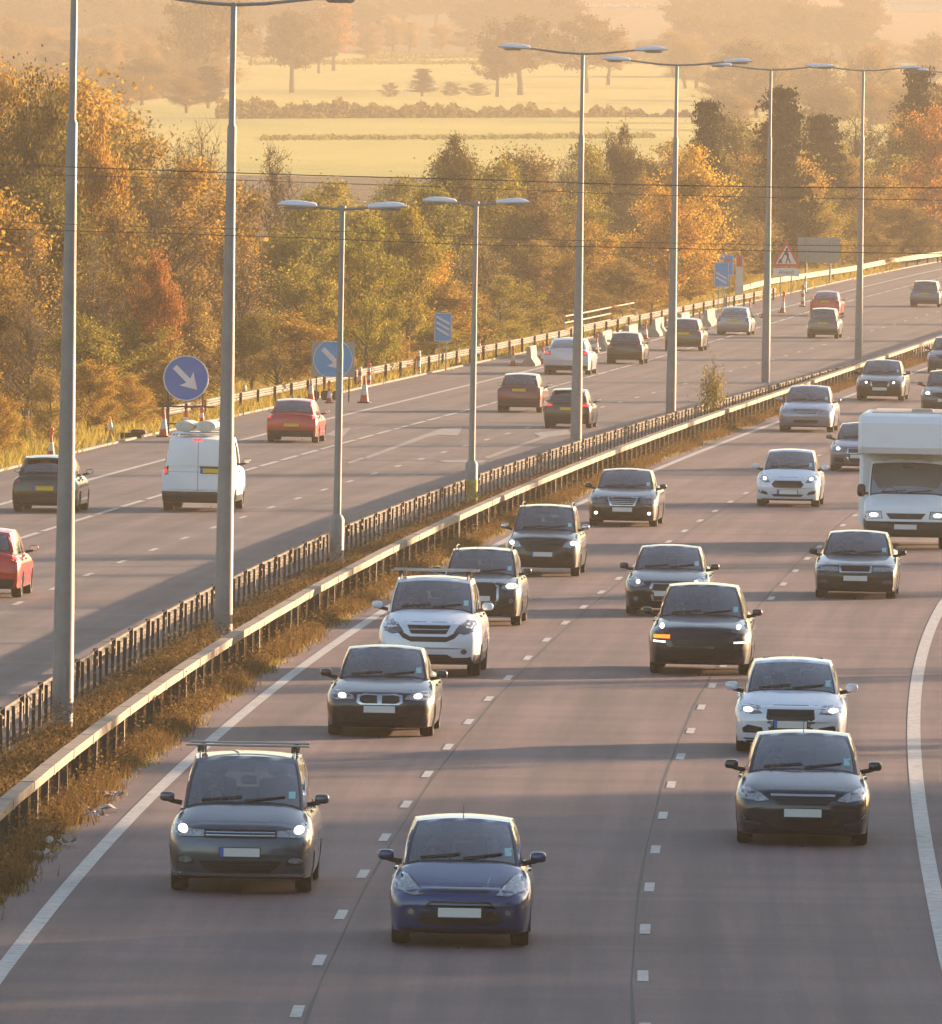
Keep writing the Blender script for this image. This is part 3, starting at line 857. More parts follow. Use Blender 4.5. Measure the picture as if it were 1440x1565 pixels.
o = strip('ground', lambda y: -400-y*.2, lambda y: 400+y*.2, -.03, 60, 8400, MAT['fairway'], 6)
strip('woodland_floor', lambda y: -90-.1*y, lambda y: line('LK', y) if y < 1000 else 200+.1*y, -.022, 60, 1290, MAT['floor'], 8)
strip('verge', lambda y: line('LK', y)-5, lambda y: line('LK', y)+.05, -.012, 60, 1000, MAT['verge'], 2)
strip('central_reservation', lambda y: line('LB', y)-.25, lambda y: line('RV', y)+.1, -.008, 60, 1000, MAT['soil'], 2)
strip('left_carriageway', lambda y: line('LK', y), lambda y: line('LB', y)-.18, .0, 60, 1000, MAT['asphalt2'], 4)
strip('right_carriageway', lambda y: line('RV', y), lambda y: master(y)+26, .0, 60, 1000, MAT['asphalt'], 6)
strip('right_verge', lambda y: master(y)+25.9, lambda y: 300+.1*y, -.016, 60, 1290, MAT['verge'], 6)
strip('woodland_floor', lambda y: -400-.1*y, lambda y: 400+.1*y, .02, 3100, 8300, MAT['floor'], 8)
strip('ploughed_field', lambda y: 8+(y-3150)*.05, lambda y: 82+(y-3150)*.05, .05, 3180, 3960, MAT['plough'], 2)
strip('ploughed_field', lambda y: 98, lambda y: 180, .05, 3300, 4200, MAT['plough'], 2)
# kerb line of the hard shoulder
def rail_sweep(name, key, off, prof, y0, y1, mat, parent=None, step=3.0, jit=0, zo=0):
    vs = []; fs = []; n = len(prof); ys = []; y = y0
    while y < y1: ys.append(y); y += step
    ys.append(y1)
    for y in ys:
        h = heading(y); x0 = line(key, y)+off; jz = rng.uniform(-jit, jit); jx = rng.uniform(-jit, jit)
        for (a, b) in prof: vs.append((x0+(a+jx)*math.cos(h), y-(a+jx)*math.sin(h), T(y)+b+zo+jz))
    for i in range(len(ys)-1):
        for k in range(n): j = (k+1) % n; fs.append((i*n+k, (i+1)*n+k, (i+1)*n+j, i*n+j))
    fs += [tuple(range(n)), tuple((len(ys)-1)*n+k for k in range(n-1, -1, -1))]
    return mesh_obj(name, vs, fs, mat, parent)
tag(rail_sweep('kerb', 'LK', -.02, [(-.12, -.1), (-.12, .06), (0, .06), (.02, -.1)], 340, 1000, MAT['kerb']), kind='structure')

# painted lines
def dash_line(key, y0, y1, wid, on, off, phase=0.0, skip=()):
    vs = []; fs = []; y = y0+phase
    while y < y1:
        if not any(a < y < b for a, b in skip):
            n = max(1, int(on/2)); rows = []
            for k in range(n+1):
                yy = y+on*k/n; x = line(key, yy); rows.append((x, yy))
            m = len(vs)
            for x, yy in rows: vs += [(x-wid/2, yy, T(yy)+.008), (x+wid/2, yy, T(yy)+.008)]
            for k in range(n): fs.append((m+2*k, m+2*k+1, m+2*k+3, m+2*k+2))
        y += on+off
    tag(mesh_obj('lane_marking', vs, fs, MAT['paint']), kind='structure')
dash_line('D1', 72, 700, .13, 2.0, 7.05, P(450, 1556).y-72-9*9.05+9.05*1)
dash_line('D2', 72, 600, .13, 2.0, 7.05, P(983, 1501).y-72-9*9.05+9.05*1)
MAT['seam'] = simple('bitumen_seam', (.03, .026, .026), .7, noise=.5, nscale=2)
for kk, dx in (('D1', .13), ('D2', -.13), ('LM', .2)): strip('road_seam', lambda y: line(kk, y)+dx-.014-.012*math.sin(y*.23), lambda y: line(kk, y)+dx+.016+.010*math.sin(y*.41), .003, 62, 620, MAT['seam'])
strip('edge_line', lambda y: line('RE', y)-.10, lambda y: line('RE', y)+.10, .006, 62, 1000, MAT['paint'])
strip('edge_line', lambda y: line('RW', y)-.11, lambda y: line('RW', y)+.11, .006, 62, 420, MAT['paint'])
strip('edge_line', lambda y: line('LE', y)-.09, lambda y: line('LE', y)+.09, .006, 62, 1000, MAT['paint'])
dash_line('LM', 250, 900, .15, 6.0, 1.3)
dash_line('LD', 250, 760, .13, 2.0, 7.0, P(20, 925).y-250-9)
# painted direction arrows (long tail, half head), traced
MAT['worn'] = simple('worn_road_paint', (.27, .24, .225), .7, noise=.5, nscale=3)
def arrow(pts, name='arrow_marking'):
    vs = [P(a, b)+Vector((0, 0, .009)) for a, b in pts]
    mesh_obj(name, vs, [tuple(range(len(vs)))], MAT['worn'])['kind'] = 'structure'
arrow([(557, 699), (650, 664), (676, 655), (707, 653), (700, 666), (672, 665), (655, 668), (562, 701)])
arrow([(740, 699), (826, 668), (815, 662), (868, 657), (872, 664), (838, 668), (746, 701)])
arrow([(497, 665), (515, 656), (537, 654), (524, 668)])
arrow([(530, 707), (555, 699), (558, 701), (534, 709)])
arrow([(668, 704), (700, 703), (745, 704), (735, 708), (680, 707)])

# ------------------------------------------------------------------ safety barriers
MAT['beam'] = simple('galvanised_pale', (.27, .21, .155), .7, .1, noise=.35, nscale=3.0)
MAT['rustrail'] = simple('weathered_rail', (.085, .066, .052), .7, .2, noise=.45, nscale=2.5)
MAT['post'] = simple('barrier_post', (.075, .058, .045), .7, .2, noise=.4, nscale=4)
JOINTS = True
def barrier(name, label, key, y0, y1, prof, bmat, zt, post_dx, sp, pm, pw=(.10, .05), postcut=None, zo=0):
    xm = line(key, (y0+y1)/2); e = empty(name, (line(key, y0), y0, T(y0))); tag(e, label, 'barrier')
    o = rail_sweep('rail', key, 0, prof, y0, y1, bmat, None, 2.4, .004)
    o.parent = e; o.matrix_parent_inverse = e.matrix_basis.inverted()
    j = MB(); k = 0; y = y0+1
    zc = (min(p[1] for p in prof)+max(p[1] for p in prof))/2; hh = max(p[1] for p in prof)-min(p[1] for p in prof); ww = max(p[0] for p in prof)-min(p[0] for p in prof); xc = (max(p[0] for p in prof)+min(p[0] for p in prof))/2
    while y < y1 and k < (80 if JOINTS else 0):
        j.box((line(key, y)+xc, y, T(y)+zc), (ww+.012, .22, hh+.012), rz=-heading(y)); y += 4.8; k += 1
    if not j.v: j.box((line(key, y0)+xc, y0, T(y0)+zc), (ww+.012, .22, hh+.012))
    o = j.build('rail_joint', bmat); o['kind'] = 'stuff'; o.parent = e; o.matrix_parent_inverse = e.matrix_basis.inverted()
    pmb = MB(); c = pw
    pmb.box((0, 0, zt/2-.1), (c[0], .008, zt+.2)); pmb.box((-c[0]/2, c[1]/2, zt/2-.1), (.008, c[1], zt+.2)); pmb.box((c[0]/2, -c[1]/2, zt/2-.1), (.008, c[1], zt+.2))
    po = pmb.build('post', pm, e); me = po.data; n = 0; y = y0+.4; rest = MB()
    while y < y1:
        x = line(key, y)+post_dx; z = T(y)
        if n < 98:
            q = po if n == 0 else po.copy()
            if n: COL.objects.link(q)
            q.parent = e; q.location = Vector((x, y, z))-e.location; q.rotation_euler = (rng.gauss(0, .012), rng.gauss(0, .015), -heading(y)+rng.gauss(0, .1))
        else: rest.box((x, y, z+zt/2), (c[0], c[1], zt), rz=-heading(y))
        n += 1; y += sp
    if rest.v:
        o = rest.build('post_row', pm); o['kind'] = 'stuff'; o.parent = e; o.matrix_parent_inverse = e.matrix_basis.inverted()
    return e
box_prof = [(-.095, .585), (.095, .585), (.10, .72), (-.10, .72)]
w_prof = [(-.10, .31), (-.085, .31), (-.15, .36), (-.15, .40), (-.085, .45), (-.085, .48), (-.15, .53), (-.15, .57), (-.085, .615), (-.10, .62), (-.165, .575), (-.165, .525), (-.10, .475), (-.10, .455), (-.165, .405), (-.165, .355)]
w_prof = w_prof[::-1]
barrier('safety_barrier', 'pale box-beam safety barrier along the right carriageway', 'RB', 150, 760, box_prof, MAT['beam'], .60, .0, 2.4, MAT['post'])
barrier('safety_barrier', 'dark rusty corrugated safety barrier along the left carriageway', 'LB', 180, 760, w_prof, MAT['rustrail'], .60, .0, 1.6, simple('slim_post', (.075, .058, .045), .6, .1, noise=.4, nscale=4), (.05, .04))  # slim posts in the same plain dark tone as the other barrier posts
w2 = [(a+.02, b+.06) for a, b in w_prof]
JOINTS = False
barrier('verge_barrier', 'long pale guard rail on the far verge beyond the cones', 'GR', 430, 728, w2, simple('verge_rail_steel', (.15, .115, .085), .65, .1, noise=.35, nscale=2), .66, -.0, 6.4, MAT['post'])
# second run of guard rail further off
def P_line(pts, z=0): return [P(a, b, z) for a, b in pts]
def rail_from(name, label, pts, ztop, sp=3.2):
    w = P_line(pts, ztop); e = empty(name, (w[0].x, w[0].y, T(w[0].y))); tag(e, label, 'barrier')
    q = MB()
    for a, b in zip(w[:-1], w[1:]):
        d = b-a; n = Vector((d.y, -d.x, 0)).normalized()*.05
        for k in (0,):
            q.add([a-n, a+n, b+n, b-n, a-n-Vector((0, 0, .31)), a+n-Vector((0, 0, .31)), b+n-Vector((0, 0, .31)), b-n-Vector((0, 0, .31))], [(0, 1, 2, 3), (7, 6, 5, 4), (0, 4, 5, 1), (1, 5, 6, 2), (2, 6, 7, 3), (3, 7, 4, 0)])
    o = q.build('rail', MAT['rustrail'] if False else simple('far_rail_steel', (.17, .13, .10), .65, .1)); o.parent = e; o.matrix_parent_inverse = e.matrix_basis.inverted()
    tot = 0
    for a, b in zip(w[:-1], w[1:]):
        L_ = (b-a).length; k = 0
        while k*sp < L_:
            p = a.lerp(b, k*sp/L_); m = MB(); m.box((p.x, p.y, p.z-.3-ztop*.25), (.1, .06, ztop-.2+.3)); 
            oo = m.build('post', MAT['post']); oo.parent = e; oo.matrix_parent_inverse = e.matrix_basis.inverted(); k += 1; tot += 1
rail_from('verge_barrier', 'far pale guard rail starting behind the red topped marker post', [(1135, 436), (1175, 426), (1240, 416), (1300, 407), (1370, 393), (1440, 384), (1500, 372)], .7, 6)

# ------------------------------------------------------------------ street lamps
MAT['steel'] = simple('lamp_column_steel', (.27, .26, .25), .55, .2, noise=.22, nscale=2.0)
MAT['lampshell'] = simple('lantern_shell', (.80, .83, .86), .35, .0, noise=.08)
MAT['bowl'] = simple('lantern_bowl', (.30, .28, .26), .25)
MAT['band'] = simple('yellow_green_band', (.40, .38, .10), .7, noise=.4, nscale=6)
def lantern_mesh(Lh):
    q = MB(); st = [(0, .07, .035, .035), (.04, .11, .07, .05), (.35, .15, .10, .055), (.65, .155, .105, .05), (.86, .12, .07, .045), (1, .03, -.01, .04)]
    vs = []; fs = []; n = 12
    for t, w, up, dn in st:
        for k in range(n):
            a = 2*math.pi*k/n; z = math.sin(a)*(up if math.sin(a) > 0 else dn)
            vs.append((t*Lh, math.cos(a)*w, z))
    for i in range(len(st)-1):
        for k in range(n): j = (k+1) % n; fs.append((i*n+k, i*n+j, (i+1)*n+j, (i+1)*n+k))
    fs += [tuple(range(n)), tuple((len(st)-1)*n+k for k in range(n-1, -1, -1))]
    q.add(vs, fs); return q
def street_lamp(label, px, py, h, span, lh, tall=True, band=False, door=True):
    g = P(px, py); e = empty('street_lamp', g, -heading(g.y)*.6); tag(e, label, 'street lamp', 'twin arm lamps down the central reservation')
    q = MB()
    if tall:
        q.lathe([(.175, -.3), (.175, .4), (.165, 2.0), (.14, 4), (.115, 6.5), (.092, 8.6), (.085, 9.9), (.06, 9.95), (.055, h-.05), (.03, h)], n=12)
    else:
        q.lathe([(.165, -.3), (.165, 1.02), (.13, 1.10), (.088, 1.14), (.075, h*.6), (.065, h*.62), (.062, h), (.085, h+.0), (.085, h+.12), (.02, h+.14)], n=12)
    q.build('column', MAT['steel'], e, True)
    if door:
        q = MB(); q.box((0, -.168, .75), (.12, .02, .55), bev=.006); q.build('access_door', MAT['steel'], e)
    if band:
        q = MB(); q.lathe([(.172, .0), (.172, .62)], n=16); q.build('band', MAT['band'], e, True)
    for sg in (-1, 1):
        q = MB(); a = span-lh
        q.tube([(0, 0, h-.05 if tall else h+.04), (sg*a*.4, 0, h-.02 if tall else h+.05), (sg*(a+.1), 0, h+.10)], [.035, .032, .028], 8); arm = q.build('arm', MAT['steel'], e, True)
        lm = lantern_mesh(lh); M = Matrix.Rotation(0 if sg > 0 else math.pi, 4, 'Z') @ Matrix.Rotation(R(-2), 4, 'Y')
        lm.v = [tuple(M @ Vector(v)+Vector((sg*a, 0, h+.11))) for v in lm.v]
        lo = lm.build('lantern', MAT['lampshell'], e, True)
        q = MB(); vs = []; 
        for k in range(12): t = 2*math.pi*k/12; vs.append((sg*(a+lh*.55)+math.cos(t)*lh*.3, math.sin(t)*.11, h+.08))
        for k in range(12): t = 2*math.pi*k/12; vs.append((sg*(a+lh*.55)+math.cos(t)*lh*.22, math.sin(t)*.08, h+.02))
        q.add(vs, [tuple(range(12)), tuple(range(23, 11, -1))]+[(k, (k+1) % 12, 12+(k+1) % 12, 12+k) for k in range(12)])
        q.build('bowl', MAT['bowl'], lo)
    return e
street_lamp('nearest tall lamp column at the left edge, cut off by the top of the picture', 95, 1112, 12.3, 2.5, 1.0)
street_lamp('tall lamp column in front of the white van, lanterns just at the top edge', 341, 978, 12.3, 2.5, 1.0)
street_lamp('short twin lamp standing in front of the round blue sign with square backing', 514, 862, 8.05, 1.5, .92, False)
street_lamp('short twin lamp with a yellow-green band round its foot', 720, 768, 7.95, 1.45, .92, False, True, door=False)
street_lamp('tall twin lamp crossing the white and dark saloons, left of the bushy sapling', 880, 702, 12.45, 2.6, 1.0)
street_lamp('tall twin lamp rising beside the big yellow tree', 1025, 650, 12.45, 2.6, 1.0)
street_lamp('tall twin lamp just left of the roadworks triangle sign', 1170, 585, 12.7, 2.6, 1.0)
street_lamp('tall twin lamp right of the grey sign back', 1312, 550, 12.9, 2.6, 1.0)
street_lamp('furthest twin lamp, only its left lantern in view at the right edge', 1462, 515, 12.9, 2.6, 1.0)

# overhead lines crossing in front
MAT['wire'] = simple('cable_black', (.13, .095, .07), .6)
def wire(label, D, pts, rad=.012):
    rad = rad*.5
    a = [Vector((ray(px, py).x/ray(px, py).y*D, D, zat(px, py, D))) for px, py in pts]
    # extend both ends
    d0 = (a[0]-a[1]).normalized(); d1 = (a[-1]-a[-2]).normalized()
    d0.z = .04; d1.z = .06
    pts3 = [a[0]+d0*70]+a+[a[-1]+d1*70]
    q = MB(); q.tube(pts3, rad, 5); o = q.build('overhead_wire', MAT['wire']); tag(o, label, 'cable', 'thin overhead wires across the trees')
wire('uppermost thin overhead wire across the trees', 150, [(0, 251), (240, 260), (480, 268), (720, 274), (960, 282), (1200, 286), (1440, 287)], .0115)
wire('second thin overhead wire, just under the uppermost one', 150, [(0, 266), (240, 271), (480, 279), (720, 287), (960, 297), (1200, 302), (1440, 306)], .007)
wire('third thin overhead wire, above the lowest one at mid height of the trees', 150, [(0, 339), (240, 347), (480, 352), (720, 362), (960, 370), (1200, 375), (1440, 376)], .006)
wire('lowest thin overhead wire crossing the lantern-height of the short lamps', 150, [(0, 350), (240, 356), (480, 364), (720, 374), (960, 378), (1200, 384), (1440, 388)], .009)
for x in (-75, 75):
    pass

# ------------------------------------------------------------------ signs and roadworks kit
MAT['signblue'] = simple('sign_blue', (.006, .14, .50), .45, noise=.08)
MAT['signblue2'] = simple('sign_blue_bright', (.006, .33, .68), .45, noise=.08)
MAT['signwhite'] = simple('sign_white', (.72, .72, .72), .5, noise=.08)
MAT['signgrey'] = simple('sign_back_grey', (.30, .34, .33), .6, noise=.15)
MAT['signred'] = simple('sign_red', (.62, .04, .03), .5)
MAT['signblack'] = simple('sign_black', (.02, .02, .02), .6)
MAT['orange'] = simple('orange_plastic', (.75, .12, .02), .5, noise=.15, nscale=6)
MAT['conered'] = simple('cone_red', (.62, .07, .03), .55, noise=.2, nscale=5)
MAT['conewhite'] = simple('cone_sleeve', (.68, .66, .62), .5, noise=.15, nscale=5)
MAT['rubber'] = simple('cone_base', (.045, .035, .032), .8, noise=.3)
MAT['concrete'] = simple('precast_concrete', (.42, .37, .30), .9, noise=.25, nscale=2, bump=.3)
def disc(c, r_, y0, y1, n=32): return [(c[0]+r_*math.cos(2*math.pi*k/n), c[1]+r_*math.sin(2*math.pi*k/n)) for k in range(n)], y0, y1
def arrow_poly(cx, cz, L_, ang):
    pts = [(-.5, .09), (.12, .09), (.12, .27), (.5, 0), (.12, -.27), (.12, -.09), (-.5, -.09)]
    pts = [(-.5, .085), (.10, .085), (.02, .30), (.5, 0), (.02, -.30), (.10, -.085), (-.5, -.085)]
    c, s_ = math.cos(ang), math.sin(ang)
    return [(cx+(x*c-z*s_)*L_, cz+(x*s_+z*c)*L_) for x, z in pts]
def sign_root(name, label, cat, px, ybase):
    g = P(px, ybase); return tag(empty(name, g, -heading(g.y)*.2), label, cat), g, sc_at(g)
# round keep-right sign behind the van
e, g, s_ = sign_root('arrow_sign', 'round blue sign with white diagonal arrow standing behind the white van', 'road sign', 283, 662)
zc_ = (662-578)/s_; r_ = 34/s_
q = MB(); q.prism(disc((0, zc_), r_, 0, 0)[0], -.02, .02); p = q.build('sign_face', MAT['signblue'], e)
q = MB(); ring = []
for k in range(33): a = 2*math.pi*k/32; ring.append(((r_)*math.cos(a), -.02, zc_+(r_)*math.sin(a)))
q.tube(ring, .022, 6, caps=False); q.build('rim', MAT['signwhite'], p)
q = MB(); q.prism(arrow_poly(0, zc_, r_*1.45, R(-45)), -.032, -.024); q.build('arrow', MAT['signwhite'], p)
q = MB()
for x in (-.55, .55): q.tube([(x, .06, -.1), (x, .05, zc_)], .03, 6)
q.tube([(-.95, .05, zc_-r_-.2), (.95, .05, zc_-r_-.2)], .03, 6); q.tube([(-.6, .06, .3), (.6, .06, .3)], .025, 6)
q.build('sign_frame', MAT['signblack'], e, True)
# second keep-right sign
e, g, s_ = sign_root('arrow_sign', 'round blue sign with white arrow on a grey square backing board, behind the short lamp', 'road sign', 508, 614)
zc_ = (614-549)/s_; r_ = 30/s_; w_ = 33/s_
q = MB(); q.box((0, .02, zc_), (w_*2, .03, 54/s_)); b_ = q.build('backing_board', MAT['signgrey'], e)
q = MB(); q.prism([(x, min(max(z, zc_-27/s_), zc_+27/s_)) for x, z in disc((0, zc_), r_, 0, 0)[0]], -.012, .004); p = q.build('sign_face', MAT['signblue2'], e)
q = MB(); q.tube([((r_-.01)*math.cos(2*math.pi*k/32), -.014, min(max(zc_+(r_-.01)*math.sin(2*math.pi*k/32), zc_-27/s_), zc_+27/s_)) for k in range(33)], .014, 6, caps=False); q.build('rim', MAT['signwhite'], p)
q = MB(); q.prism(arrow_poly(0, zc_, r_*1.5, R(-45)), -.03, -.02); q.build('arrow', MAT['signwhite'], p)
for x in (-.6, .6): q = MB(); q.tube([(x, .07, -.1), (x, .07, zc_+.4)], .03, 6); q.build('sign_leg', MAT['signblack'], e, True)
# countdown markers
def countdown(label, px, ytop, ybot, ybase, wpx, nbar, z0=0.0):
    e, g, s_ = sign_root('countdown_marker', label, 'road sign', px, ybase)
    za, zb = (ybase-ybot)/s_, (ybase-ytop)/s_; w = wpx/s_/2
    q = MB(); q.box((0, 0, (za+zb)/2), (2*w, .03, zb-za)); p = q.build('sign_face', MAT['signblue2'], e)
    q = MB(); t = .02
    for x in (-w+.02, w-.02): q.box((x, -.019, (za+zb)/2), (t, .006, zb-za))
    for z in (za+.02, zb-.02): q.box((0, -.019, z), (2*w-.07, .006, t))
    q.build('border', MAT['signwhite'], p)
    q = MB(); H_ = zb-za
    for k in range(nbar):
        z = za+H_*(.30+.20*(k if nbar == 3 else k)) if nbar == 3 else za+H_*(.22+.19*k)
        q.prism([(-w*.78, z+H_*.13), (-w*.78, z+H_*.21), (w*.74, z-H_*.04), (w*.74, z-H_*.12)], -.026, -.018)
    q.build('stripes', MAT['signwhite'], p)
    for x in (-w*.4, w*.4): q = MB(); q.tube([(x, .05, -.1), (x, .05, zb-.1)], .03, 6); q.build('sign_leg', MAT['signgrey'], e, True)
countdown('blue marker board with three white slanting stripes', 676, 478, 522, 566, 26, 3)
countdown('blue marker board with two white slanting stripes', 1102, 401, 438, 480, 22, 2)
e, g, s_ = sign_root('information_sign', 'blue board with faded orange lettering half hidden behind the two striped marker', 'road sign', 1109, 474)
za, zb = (474-421)/s_, (474-389)/s_; w = 11/s_
q = MB(); q.box((0, 0, (za+zb)/2), (2*w, .03, zb-za)); p = q.build('sign_face', MAT['signblue2'], e)
q = MB()
for x in (-w+.02, w-.02): q.box((x, -.02, (za+zb)/2), (.04, .008, zb-za))
for z in (za+.02, zb-.02): q.box((0, -.02, z), (2*w-.09, .008, .04))
q.build('border', MAT['signwhite'], p)
q = MB(); q.box((-.03, -.02, zb-.32), (w*1.2, .008, .16)); q.build('lettering_bar', MAT['orange'], p)
for x in (-w*.5, w*.5): q = MB(); q.tube([(x, .05, -.1), (x, .05, zb-.1)], .03, 6); q.build('sign_leg', MAT['signgrey'], e, True)
# marker post
e, g, s_ = sign_root('marker_post', 'white post with a bright red square at its top beside the blue marker boards', 'post', 1130, 462)
h_ = 71/s_; q = MB(); q.add([(-.22, -.1, -.2), (.25, -.1, -.2), (.25, .1, -.2), (-.22, .1, -.2), (-.22, -.1, h_), (.16, -.1, h_), (.16, .1, h_), (-.22, .1, h_)], [(3, 2, 1, 0), (4, 5, 6, 7), (0, 1, 5, 4), (1, 2, 6, 5), (2, 3, 7, 6), (3, 0, 4, 7)])
p = q.build('board', MAT['conewhite'], e); q = MB(); q.box((-.03, -.11, h_-.30), (.30, .02, .58)); q.build('red_panel', MAT['signred'], e)
# roadworks triangle
e, g, s_ = sign_root('roadworks_sign', 'red bordered roadworks triangle with digging figure and a white plate under it', 'road sign', 1201, 452)
z0 = (452-407)/s_; z1 = (452-367)/s_; hw_ = 22/s_; zp0, zp1 = (452-422)/s_, (452-410)/s_
def tri(k, y0, y1, nm, mt, par):
    cz = z0+(z1-z0)/3; q = MB(); q.prism([(x*k, cz+(z-cz)*k) for x, z in ((-hw_, z0), (hw_, z0), (0, z1))], y0, y1); return q.build(nm, mt, par)
t_ = tri(1, -.02, .02, 'sign_face', MAT['signred'], e); tri(.72, -.03, -.022, 'white_field', MAT['signwhite'], t_)
u = hw_
def PZ(l): return [(x*u, z0+z*(z1-z0)) for x, z in l]
q = MB()      # figure with shovel and heap
q.prism(PZ([(-.02, .58), (.10, .60), (.12, .68), (.03, .72), (-.06, .66)]), -.042, -.034)
q.prism(PZ([(-.14, .55), (.02, .60), (.16, .50), (.18, .30), (.06, .28), (.02, .42), (-.12, .44)]), -.042, -.034)
q.prism(PZ([(.06, .32), (.18, .32), (.34, .14), (.26, .12)]), -.0425, -.0345); q.prism(PZ([(.04, .34), (.12, .30), (.02, .12), (-.06, .12)]), -.043, -.035)
q.prism(PZ([(-.14, .52), (-.08, .50), (-.34, .20), (-.40, .24)]), -.0435, -.0355)
q.prism(PZ([(-.58, .12), (-.26, .12), (-.34, .25), (-.42, .29), (-.50, .24)]), -.044, -.036)
q.build('digger_symbol', MAT['signblack'], t_)
q = MB(); q.box((0, 0, (zp0+zp1)/2), (40/s_, .03, zp1-zp0)); pl = q.build('sub_plate', MAT['signwhite'], e)
cu_ = bpy.data.curves.new('lettering', 'FONT'); cu_.body = 'Ahead'; cu_.size = .34; cu_.align_x = 'CENTER'; cu_.align_y = 'CENTER'; cu_.extrude = .004
tx = bpy.data.objects.new('lettering', cu_); COL.objects.link(tx); tx.parent = pl; tx.location = (0, -.022, (zp0+zp1)/2); tx.rotation_euler = (R(90), 0, 0); 
mt_ = bpy.data.meshes.new_from_object(tx); bpy.data.objects.remove(tx); mt_.materials.clear(); mt_.materials.append(simple('faded_lettering', (.22, .21, .23), .7))
tx = link('lettering', mt_, pl); tx.location = (0, -.022, (zp0+zp1)/2); tx.rotation_euler = (R(90), 0, 0)
for x in (-.3, .3): q = MB(); q.tube([(x, .06, -.1), (x, .06, z0+.5)], .035, 6); q.build('sign_leg', MAT['signgrey'], e, True)
# back of the large sign
e, g, s_ = sign_root('large_sign', 'plain grey back of a big rectangular sign standing right of the roadworks triangle', 'road sign', 1251, 432)
z0 = (432-401)/s_; z1 = (432-363)/s_; w = 32/s_
q = MB(); q.box((0, 0, (z0+z1)/2), (2*w, .05, z1-z0)); p = q.build('sign_panel', MAT['signgrey'], e)
q = MB()
for k in range(1, 4): q.box((0, -.05, lerp(z0, z1, k/4)), (2*w, .05, .06))
q.build('stiffener', MAT['signgrey'], p)
for x in (-w*.6, w*.55): q = MB(); q.tube([(x, -.09, -.1), (x, -.09, z1-.1)], .06, 8); q.build('sign_leg', MAT['signgrey'], e, True)

# cones
def cone_proto():
    e = empty('traffic_cone'); q = MB(); q.box((0, 0, .03), (.46, .46, .06), bev=.015); q.build('base', MAT['rubber'], e)
    q = MB(); q.lathe([(.17, .06), (.15, .16), (.105, .42), (.06, .80), (.035, 1.0), (.028, 1.0)], n=16); q.build('body', MAT['conered'], e, True)
    q = MB(); q.lathe([(.135, .30), (.082, .68)], n=16); q.build('sleeve', MAT['conewhite'], e, True)
    return e
def cyl_proto():
    e = empty('traffic_cylinder'); q = MB(); q.box((0, 0, .04), (.42, .42, .08), bev=.02); q.build('base', MAT['rubber'], e)
    q = MB(); q.lathe([(.11, .08), (.10, .9), (.085, 1.05), (.03, 1.07)], n=14); q.build('body', MAT['conewhite'], e, True)
    for z in (.16, .62): q = MB(); q.lathe([(.118-.01*z, z), (.116-.01*z, z+.2)], n=14); q.build('red_band', MAT['conered'], e, True)
    return e
def add_lamp(e, z=1.0, sc=1.0):
    q = MB(); q.box((0, 0, z+.07), (.16, .09, .14), bev=.02); l = q.build('warning_lamp', MAT['orange'], e)
    q = MB(); q.lathe([(.085, -.05), (.10, -.03), (.10, .03), (.085, .05)], n=14, axis='X')
    q.v = [(v[1]+.0, v[0], v[2]+z+.22) for v in q.v]; q.build('lens', MAT['orange'], l, True)
protos = {'c': cone_proto(), 'k': cyl_proto(), 'cl': cone_proto(), 'kl': cyl_proto()}
add_lamp(protos['cl'], .98); add_lamp(protos['kl'], 1.03)
used_p = set()
CONES = [  # px, base py, height px, kind, tilt, label
 (78, 700, 46, 'cl', 0, 'lamp-topped cone behind the roof of the black hatchback at the left edge'),
 (170, 667, 34, 'c', -6, 'leaning pale cone on the grass between the two left lamp columns'),
 (250, 668, 42, 'c', 0, 'red and white cone left of the white van, below the round arrow sign'),
 (284, 664, 40, 'c', 0, 'cone directly below the round arrow sign, above the van roof'),
 (308, 664, 40, 'kl', 0, 'white cylinder with round amber lamp above the van roof'),
 (373, 622, 32, 'k', 0, 'banded cylinder on the grass just right of the tall lamp column by the van'),
 (475, 612, 34, 'c', 0, 'cone rising behind the red hatchback left of the square-backed arrow sign'),
 (503, 616, 34, 'cl', 0, 'lamp-topped cone under the square-backed arrow sign'),
 (557, 616, 42, 'c', 0, 'largest cone with a wide foot right of the short lamp, on the tarmac'),
 (550, 592, 30, 'k', 0, 'banded cylinder just behind the largest cone'),
 (564, 590, 34, 'kl', 0, 'lamp-topped cylinder right behind the largest cone'),
 (639, 573, 36, 'k', 0, 'stout red and white cylinder alone at the grass edge'),
 (699, 558, 36, 'kl', 0, 'lamp-topped cylinder under the three striped marker board'),
 (732, 550, 30, 'kl', 0, 'lamp-topped cylinder half behind the short banded lamp column'),
 (784, 559, 30, 'cl', 0, 'lamp-topped cone at the start of the concrete blocks'),
 (830, 556, 34, 'cl', 0, 'lamp-topped cone between the first concrete block and the white saloon'),
 (912, 540, 30, 'cl', 0, 'lamp-topped cone between white and dark saloons by the concrete blocks'),
 (987, 518, 28, 'cl', 0, 'lamp-topped cone above the dark hatchback in front of the blocks'),
 (972, 497, 24, 'kl', 0, 'lamp-topped cylinder at the right end of the handrail'),
 (1045, 492, 22, 'cl', 0, 'lamp-topped cone above the dark hatch behind the second tall lamp'),
 (1069, 498, 22, 'cl', 0, 'lamp-topped cone before the last concrete block'),
 (1146, 482, 26, 'cl', 0, 'lamp-topped cone rising over the silver saloon roof'),
 (1167, 486, 32, 'cl', 0, 'lamp-topped cone right beside the tall lamp left of the triangle sign'),
 (1196, 478, 32, 'cl', 4, 'clear standing cone with wide foot under the roadworks triangle'),
 (1227, 469, 32, 'kl', 0, 'nearer of the pair of markers left of the red saloon'),
 (1229, 447, 26, 'c', 5, 'farther leaning cone of the pair left of the red saloon'),
]
